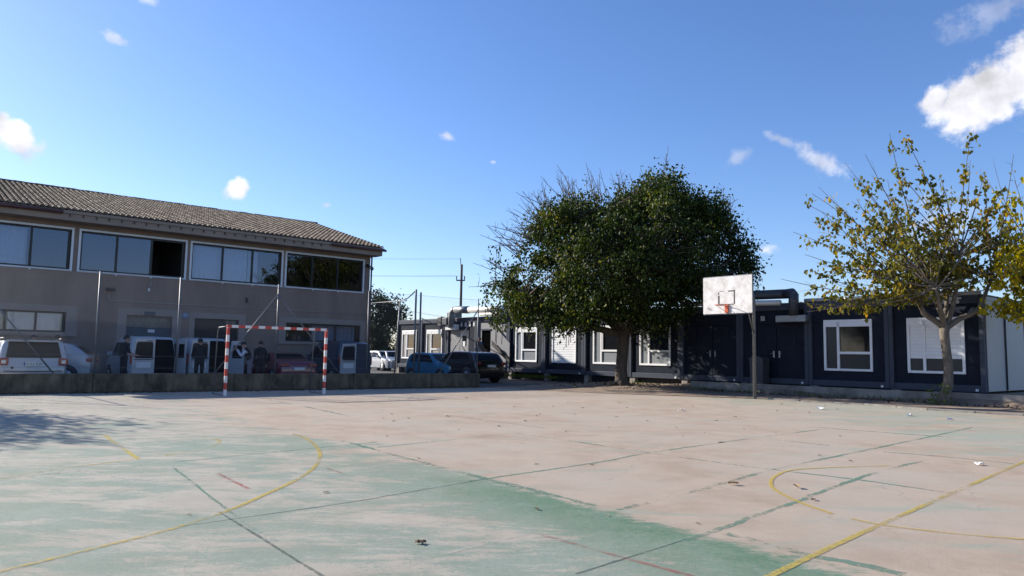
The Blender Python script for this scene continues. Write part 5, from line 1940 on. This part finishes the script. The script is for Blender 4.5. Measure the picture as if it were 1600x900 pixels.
for (x, y, hd, lf) in [(1232, 372, 0, .8), (1228, 440, 0, .6), (1262, 325, 5, .9), (1283, 300, 5, 1.5), (1300, 330, 0, 1.4), (1322, 292, 1, 1.4), (1330, 258, 1, .5), (1352, 240, 1, 1.2),
                       (1385, 214, 1, 2.2), (1408, 222, 2, 2.4), (1372, 300, 1, .9), (1395, 280, 5, .9), (1440, 285, 2, .8), (1478, 268, 2, .8), (1500, 290, 4, 1.2), (1520, 280, 3, 1.4),
                       (1545, 300, 3, 1.2), (1570, 330, 3, 1.3), (1600, 300, 3, 1.2), (1250, 470, 0, .9), (1275, 490, 5, .8), (1240, 410, 5, .9), (1285, 420, 0, 1.3), (1300, 460, 5, 1.2), (1320, 400, 0, 1.3),
                       (1340, 355, 5, 1.2), (1360, 380, 0, 1.4), (1290, 370, 0, 1.3), (1420, 330, 1, 1.0), (1450, 320, 2, 1.1), (1470, 340, 4, 1.3), (1540, 360, 4, 1.3), (1580, 380, 3, 1.4), (1340, 440, 5, 1.4), (1370, 430, 0, 1.3),
                       (1400, 400, 0, 1.2), (1310, 280, 1, .5), (1560, 250, 3, .9), (1430, 380, 5, 1.2), (1355, 480, 5, 1.0)]:
    tips.append((hd, rp(x, y, rs_.uniform(-1.4, 1.4)), lf))
for k in range(80):
    hd = rs_.randint(0, 5)
    a = rs_.uniform(.15, 3.0)
    r = rs_.uniform(1.6, 3.6) * (1.25 if a > 1.8 else 1)
    b = np.array(heads_r[hd][0][-1])
    tips.append((hd, (b[0] + r * math.cos(a) * .9, b[1] + rs_.uniform(-2.2, 2.2), b[2] + abs(r * math.sin(a)) * .8), rs_.uniform(.6, 1.4)))
pollard('pollarded_tree', 'sparse autumn tree with pale trunk and long straight shoots before the shaded cabins', RT, trunk_r, heads_r, tips, 'leaf_autumn', 13, (.11, .19), .50, 5,
        dense=[(*rp(1480, 420, .5), 1.2, 1.0, .7, 760), (*rp(1420, 460, -.2), .9, .8, .45, 300), (*rp(1330, 465, -.2), 1.2, .6, .35, 120)])

# yellow tree beyond the right edge, its branches reach into view
YT = (17.3, 22.3, 0)
def yp(px, py, dy=0.0):
    return ((px - 800) / 1140 * 22.3 - 17.3, dy, (636 - py) / 51.0)
trunk_y = ([(0, 0, -.05), (0, 0, .1), (.03, 0, 1.2), (0, 0, 2.3)], [.24, .18, .16, .17])
heads_y = [([(-.3, 0, 2.8), (-.7, 0, 3.2)], .11, .05), ([(0, .2, 2.9), (-.1, .3, 3.8)], .11, .05), ([(.4, 0, 2.9), (.9, 0, 3.6)], .11, .05)]
ty_ = [(0, yp(x, y, rs_.uniform(-.8, .8)), f) for x, y, f in ((1560, 262, .8), (1575, 285, .7), (1552, 318, .5), (1590, 250, .8), (1545, 400, 1.5), (1552, 440, 2.2), (1550, 480, 2.2), (1570, 360, 1.6), (1580, 420, 2.4), (1575, 500, 1.8), (1590, 330, 1.2))]
for k in range(34):
    a, r = rs_.uniform(0, 3.1), rs_.uniform(1.5, 3.2)
    hd = rs_.randint(1, 2)
    b = np.array(heads_y[hd][0][-1])
    ty_.append((hd, (b[0] + r * math.cos(a) * .8, rs_.uniform(-1.8, 1.8), b[2] + r * math.sin(a) * .8), 1.4))
pollard('yellow_tree', 'tree with bright yellow leaves reaching in at the right edge', YT, trunk_y, heads_y, ty_, 'leaf_yellow', 20, (.11, .18), .45, 9,
        dense=[(*yp(1594, 415, -.2), .8, .7, .85, 620), (*yp(1596, 475, .1), .7, .6, .5, 300)])

def simple_tree(name, label, loc, h, rx, rz, n, mat, lsize, seed, cz=None, clumps=70):
    rs = random.Random(seed)
    t = thing(name, label, 'tree', loc)
    cz = cz or h - rz
    tr = MB()
    tr.tube([(0, 0, -.1), (.03, 0, cz * .35), (-.05, .05, cz * .75)], [.22, .17, .13], 10)
    tr.build('trunk', 'bark', t)
    br = MB()
    pos, dire, tint = [], [], []
    for k in range(clumps):
        while True:
            u_ = np.array([rs.uniform(-1, 1) for _ in range(3)])
            if .25 < np.linalg.norm(u_) < 1:
                break
        c = u_ * np.array((rx, rx, rz)) * (1 + .14 * rs.uniform(-1, 1)) + np.array((0, 0, cz))
        br.tube(bez((-.05, .05, cz * .72), c, (0, 0, rs.uniform(-.2, .4)), 5), [.05, .04, .03, .02, .01], 5, cap=False)
        m_ = n // clumps
        g = rng.normal(size=(m_, 3)) * rs.uniform(.22, .42) * (rx / 2.4) + c
        pos.append(g)
        dire.append(rng.normal(size=(m_, 3)) * .7 + np.array((0, 0, -.6)))
        tint.append(np.clip(rng.normal(rs.gauss(.4, .15), .15, m_), 0, 1))
    br.build('branches', 'bark', t, fix=False)
    P = np.concatenate(pos)
    leaf_mesh('crown', P, np.concatenate(dire), rng.uniform(*lsize, len(P)), np.concatenate(tint), mat, t)
    return t
simple_tree('background_tree', 'dark dense tree behind the white cars at the corner of the school building', (-12.3, 66.0, -.03), 7.2, 2.7, 2.9, 9000, 'leaf_dark', (.16, .30), 21, cz=4.0, clumps=90)
simple_tree('court_side_tree', 'leafy tree standing left of the court whose shade falls on the paint', (-18.2, 16.7, -.03), 6.2, 2.5, 1.7, 7000, 'leaf_green', (.10, .18), 22, cz=4.3, clumps=80)
for k, (x, y, r, h, lb) in enumerate(((-17.5, 75, 2.4, 3.4, 'low dark bush farthest left on the horizon beyond the car park'), (-9.6, 80, 2.6, 2.9, 'low dark bush on the horizon behind the far end of the cabins'), (-13.5, 88, 3.2, 3.2, 'low dark bush on the horizon between two others'))):
    simple_tree('bush', lb, (x, y, -.03), h, r, h * .48, 2600, 'leaf_dark', (.2, .34), 30 + k, cz=h * .5, clumps=40)

# weeds and grass
def tuft(name, label, loc, n, rad, h, mat, lsize, seed):
    g0 = np.random.default_rng(seed)
    a = g0.uniform(0, 2 * np.pi, n)
    r = rad * np.sqrt(g0.random(n))
    hh = g0.random(n) ** 1.3 * h
    P = np.stack([r * np.cos(a), r * np.sin(a), hh], 1)
    D = np.stack([np.cos(a) * .7, np.sin(a) * .7, g0.uniform(.1, 1.2, n)], 1)
    t = thing(name, label, 'plant', loc)
    st_ = MB()
    for k in range(max(4, n // 12)):
        i = g0.integers(0, n)
        st_.tube([(0, 0, -.02), tuple(P[i] * np.array((.6, .6, .7))), tuple(P[i])], [.006, .005, .003], 4, cap=False)
    st_.build('stems', 'bark', t, fix=False)
    leaf_mesh('leaves', P, D, g0.uniform(*lsize, n), g0.random(n) * .9, mat, t, .5)
tuft('weed', 'green leafy weed sprouting at the foot of the pale trunk', (13.38, 22.98, .02), 90, .32, .62, 'leaf_weed', (.07, .13), 1)
gr_P, gr_D = [], []
for (s0, s1, off, n) in ((31.2, 27.0, .25, 420), (34, 31, .9, 160), (22.5, 19.5, 1.6, 90), (18.5, 8.0, 1.05, 260)):
    for k in range(n):
        s = s0 + (s1 - s0) * random.random()
        p = cpt(s, off + random.uniform(-.25, .35))
        zz = .14 if s > 19 else .03
        gr_P.append((p[0], p[1], zz))
        gr_D.append((random.uniform(-.5, .5), random.uniform(-.5, .5), 1))
tag(leaf_mesh('grass_tufts', np.array(gr_P), np.array(gr_D), rng.uniform(.08, .22, len(gr_P)), rng.random(len(gr_P)) * .8, 'leaf_weed', None, .12), 'ragged grass growing at the foot of the cabins and walls', 'grass', kind='stuff')
# leaf litter against the walls
lp_, ld_ = [], []
for k in range(1500):
    q = random.random()
    if q < .45:
        s = random.uniform(-1, 16.2)
        p = WA + WD * s - WNRM * abs(random.gauss(.05, .22))
    elif q < .8:
        p = cpt(random.uniform(5, 18.5), .92 + abs(random.gauss(0, .45)))
    else:
        p = np.array((4.85, 32.05)) + rng.normal(0, 1.7, 2)
        if float(p @ NC) - MF < .2:
            continue
    zz = .006
    if q >= .8:
        zz = .03 + .17 * min(1, max(0, 1 - ((p @ NC - MF) - .2) / 7.5))
    elif q >= .45:
        zz = .05
    lp_.append((p[0], p[1], zz))
    ld_.append((random.uniform(-1, 1), random.uniform(-1, 1), random.uniform(-.05, .35)))
tag(leaf_mesh('leaf_litter', np.array(lp_), np.array(ld_), rng.uniform(.05, .13, len(lp_)), rng.random(len(lp_)), 'dry_leaf', None, .7), 'dry leaf litter gathered along the walls and under the big tree', 'leaf litter', kind='stuff')

# ------------------------------------------------------------------ single leaves and litter on the court
def curled(seed, size, mat):
    rs = random.Random(seed)
    V, F = [], []
    n = 6
    for i in range(n + 1):
        u_ = i / n
        w = math.sin(math.pi * min(1, u_ * 1.02 + .02)) ** .7 * .33
        z = .045 * math.sin(u_ * 3.0) + .04 * rs.random()
        for s_ in (-1, 0, 1):
            V.append(((u_ - .5) * size, s_ * w * size * (1 + .15 * rs.uniform(-1, 1)), (z + .16 * s_ * s_ + .01) * size))
    for i in range(n):
        for k in range(2):
            q = i * 3 + k
            F.append((q, q + 3, q + 4, q + 1))
    return MB().add(V, F, True).build('fallen_leaf', mat, fix=False)
LEAFG = 'fallen leaves scattered over the court'
protos = [curled(1, .10, 'dry_leaf'), curled(2, .13, 'dry_leaf'), curled(3, .09, 'tan_leaf')]
known = [(.34, 9.2), (1.03, 9.23), (-1.98, 11.96), (-2.09, 15.26), (-1.33, 15.89), (-.9, 13.2), (-.2, 13.9), (.6, 16.4), (1.5, 17.0), (2.4, 16.6), (2.9, 15.6), (1.9, 14.1), (.2, 11.3), (1.0, 13.1), (-2.6, 6.1), (-1.75, 7.15), (.25, 6.55), (.85, 6.35), (1.55, 6.1), (2.95, 7.2), (4.4, 10.5), (4.6, 10.0), (3.4, 11.9), (3.0, 12.8), (4.9, 13.6), (5.9, 13.2), (-4.3, 5.9)]
for k in range(46):
    u_ = random.random()
    y = 9 + 14 * u_ ** .6
    known.append((random.uniform(-.25, .45) * y + .6, y))
for k, (x, y) in enumerate(known):
    pr = protos[k % 3]
    o = pr if k < 3 else pr.copy()
    if k >= 3:
        COL.objects.link(o)
    o.location = (x, y, .005)
    o.rotation_euler = (random.uniform(-.08, .08), random.uniform(-.08, .08), random.uniform(0, 6.28))
    f = random.uniform(.35, .72)
    o.scale = (f, f, f * random.uniform(.5, 1.0))
    tag(o, 'small dry curled leaf lying on the pink and green court', 'leaf', LEAFG)
def scrap(name, label, cat, loc, size, mat, seed):
    rs = random.Random(seed)
    b = MB()
    V, F = [], []
    for i in range(5):
        for j in range(5):
            V.append(((i / 4 - .5) * size * rs.uniform(.85, 1.1), (j / 4 - .5) * size * .7 * rs.uniform(.85, 1.1), size * .32 * rs.random() + .003))
    for i in range(4):
        for j in range(4):
            q = i * 5 + j
            F.append((q, q + 5, q + 6, q + 1))
    o = b.add(V, F).build(name, mat)
    o.location = (*loc, .004)
    o.rotation_euler = (0, 0, rs.uniform(0, 6))
    return tag(o, label, cat)
scrap('paper_scrap', 'crumpled white paper in front of the retaining wall, left of the pale trunk', 'litter', (9.97, 18.43), .20, 'paper', 1)
scrap('paper_scrap', 'white paper scrap on the court below the big tree', 'litter', (4.38, 18.82), .15, 'paper', 2)
scrap('paper_scrap', 'crumpled white tissue on the green wash at the right edge', 'litter', (6.23, 9.83), .11, 'paper', 3)
scrap('paper_scrap', 'white crumpled paper at the shade edge near the basketball pole', 'litter', (8.55, 20.3), .2, 'paper', 6)
scrap('leaf_clump', 'dark crumpled leaf clump nearest the camera on the green paint', 'leaf', (-.62, 5.33), .075, 'dry_leaf', 8)
scrap('wrapper', 'small blue wrapper on the court in front of the pale trunk', 'litter', (10.4, 17.43), .15, 'blue_litter', 4)
for k, (loc, lb) in enumerate((((2.41, 7.98), 'tan curled leaf left of the yellow curve on the court'), ((3.04, 7.85), 'tan curled leaf inside the yellow curve on the court'))):
    o = curled(20 + k, .11, 'tan_leaf')
    o.name = 'tan_leaf'
    o.location = (*loc, .012)
    o.rotation_euler = (0, 0, 1.5 * k)
    tag(o, lb, 'leaf')

# ------------------------------------------------------------------ utility pole and lines
up = thing('utility_pole', 'dark wooden utility pole with small crossarm behind the cabins', 'utility pole', (-4.35, 62.0, -.03))
MB().tube([(0, 0, 0), (.02, 0, 9.0)], [.14, .10], 10).build('pole', 'wood_pole', up)
MB().tube([(-.04, 0, 8.6), (-.10, 0, 9.55)], .035, 6).build('pole_top_pin', 'wood_pole', up)
MB().box(-.42, .32, -.06, .06, 7.58, 7.68).build('crossarm', 'wood_pole', up)
for x in (-.40, .28):
    MB().tube([(x, 0, 7.68), (x, 0, 7.80), (x, 0, 8.0)], [.03, .055, .04], 8).build('insulator', 'roller_grey', up)
pw = thing('power_line', 'thin power lines running left from the utility pole', 'cable', (-4.35, 62.0, 0))
for x, z in ((-.08, 9.45), (-.40, 7.98), (.28, 7.98)):
    MB().tube([(x - 40 * f, 0, z + .6 * f - 1.6 * f * (1 - f)) for f in np.linspace(0, 1, 12)], .009, 4, cap=False).build('wire', 'galvanised', pw)
MB().tube([(x0_, y0_, z0_) for x0_, y0_, z0_ in [(-8.9 * (1 - f) + .4 * f + 1.0, -13.5 + 5 * f, 5.3 - 1.5 * f - .8 * f * (1 - f)) for f in np.linspace(0, 1, 10)]], .010, 4, cap=False).build('wire', 'galvanised', pw)
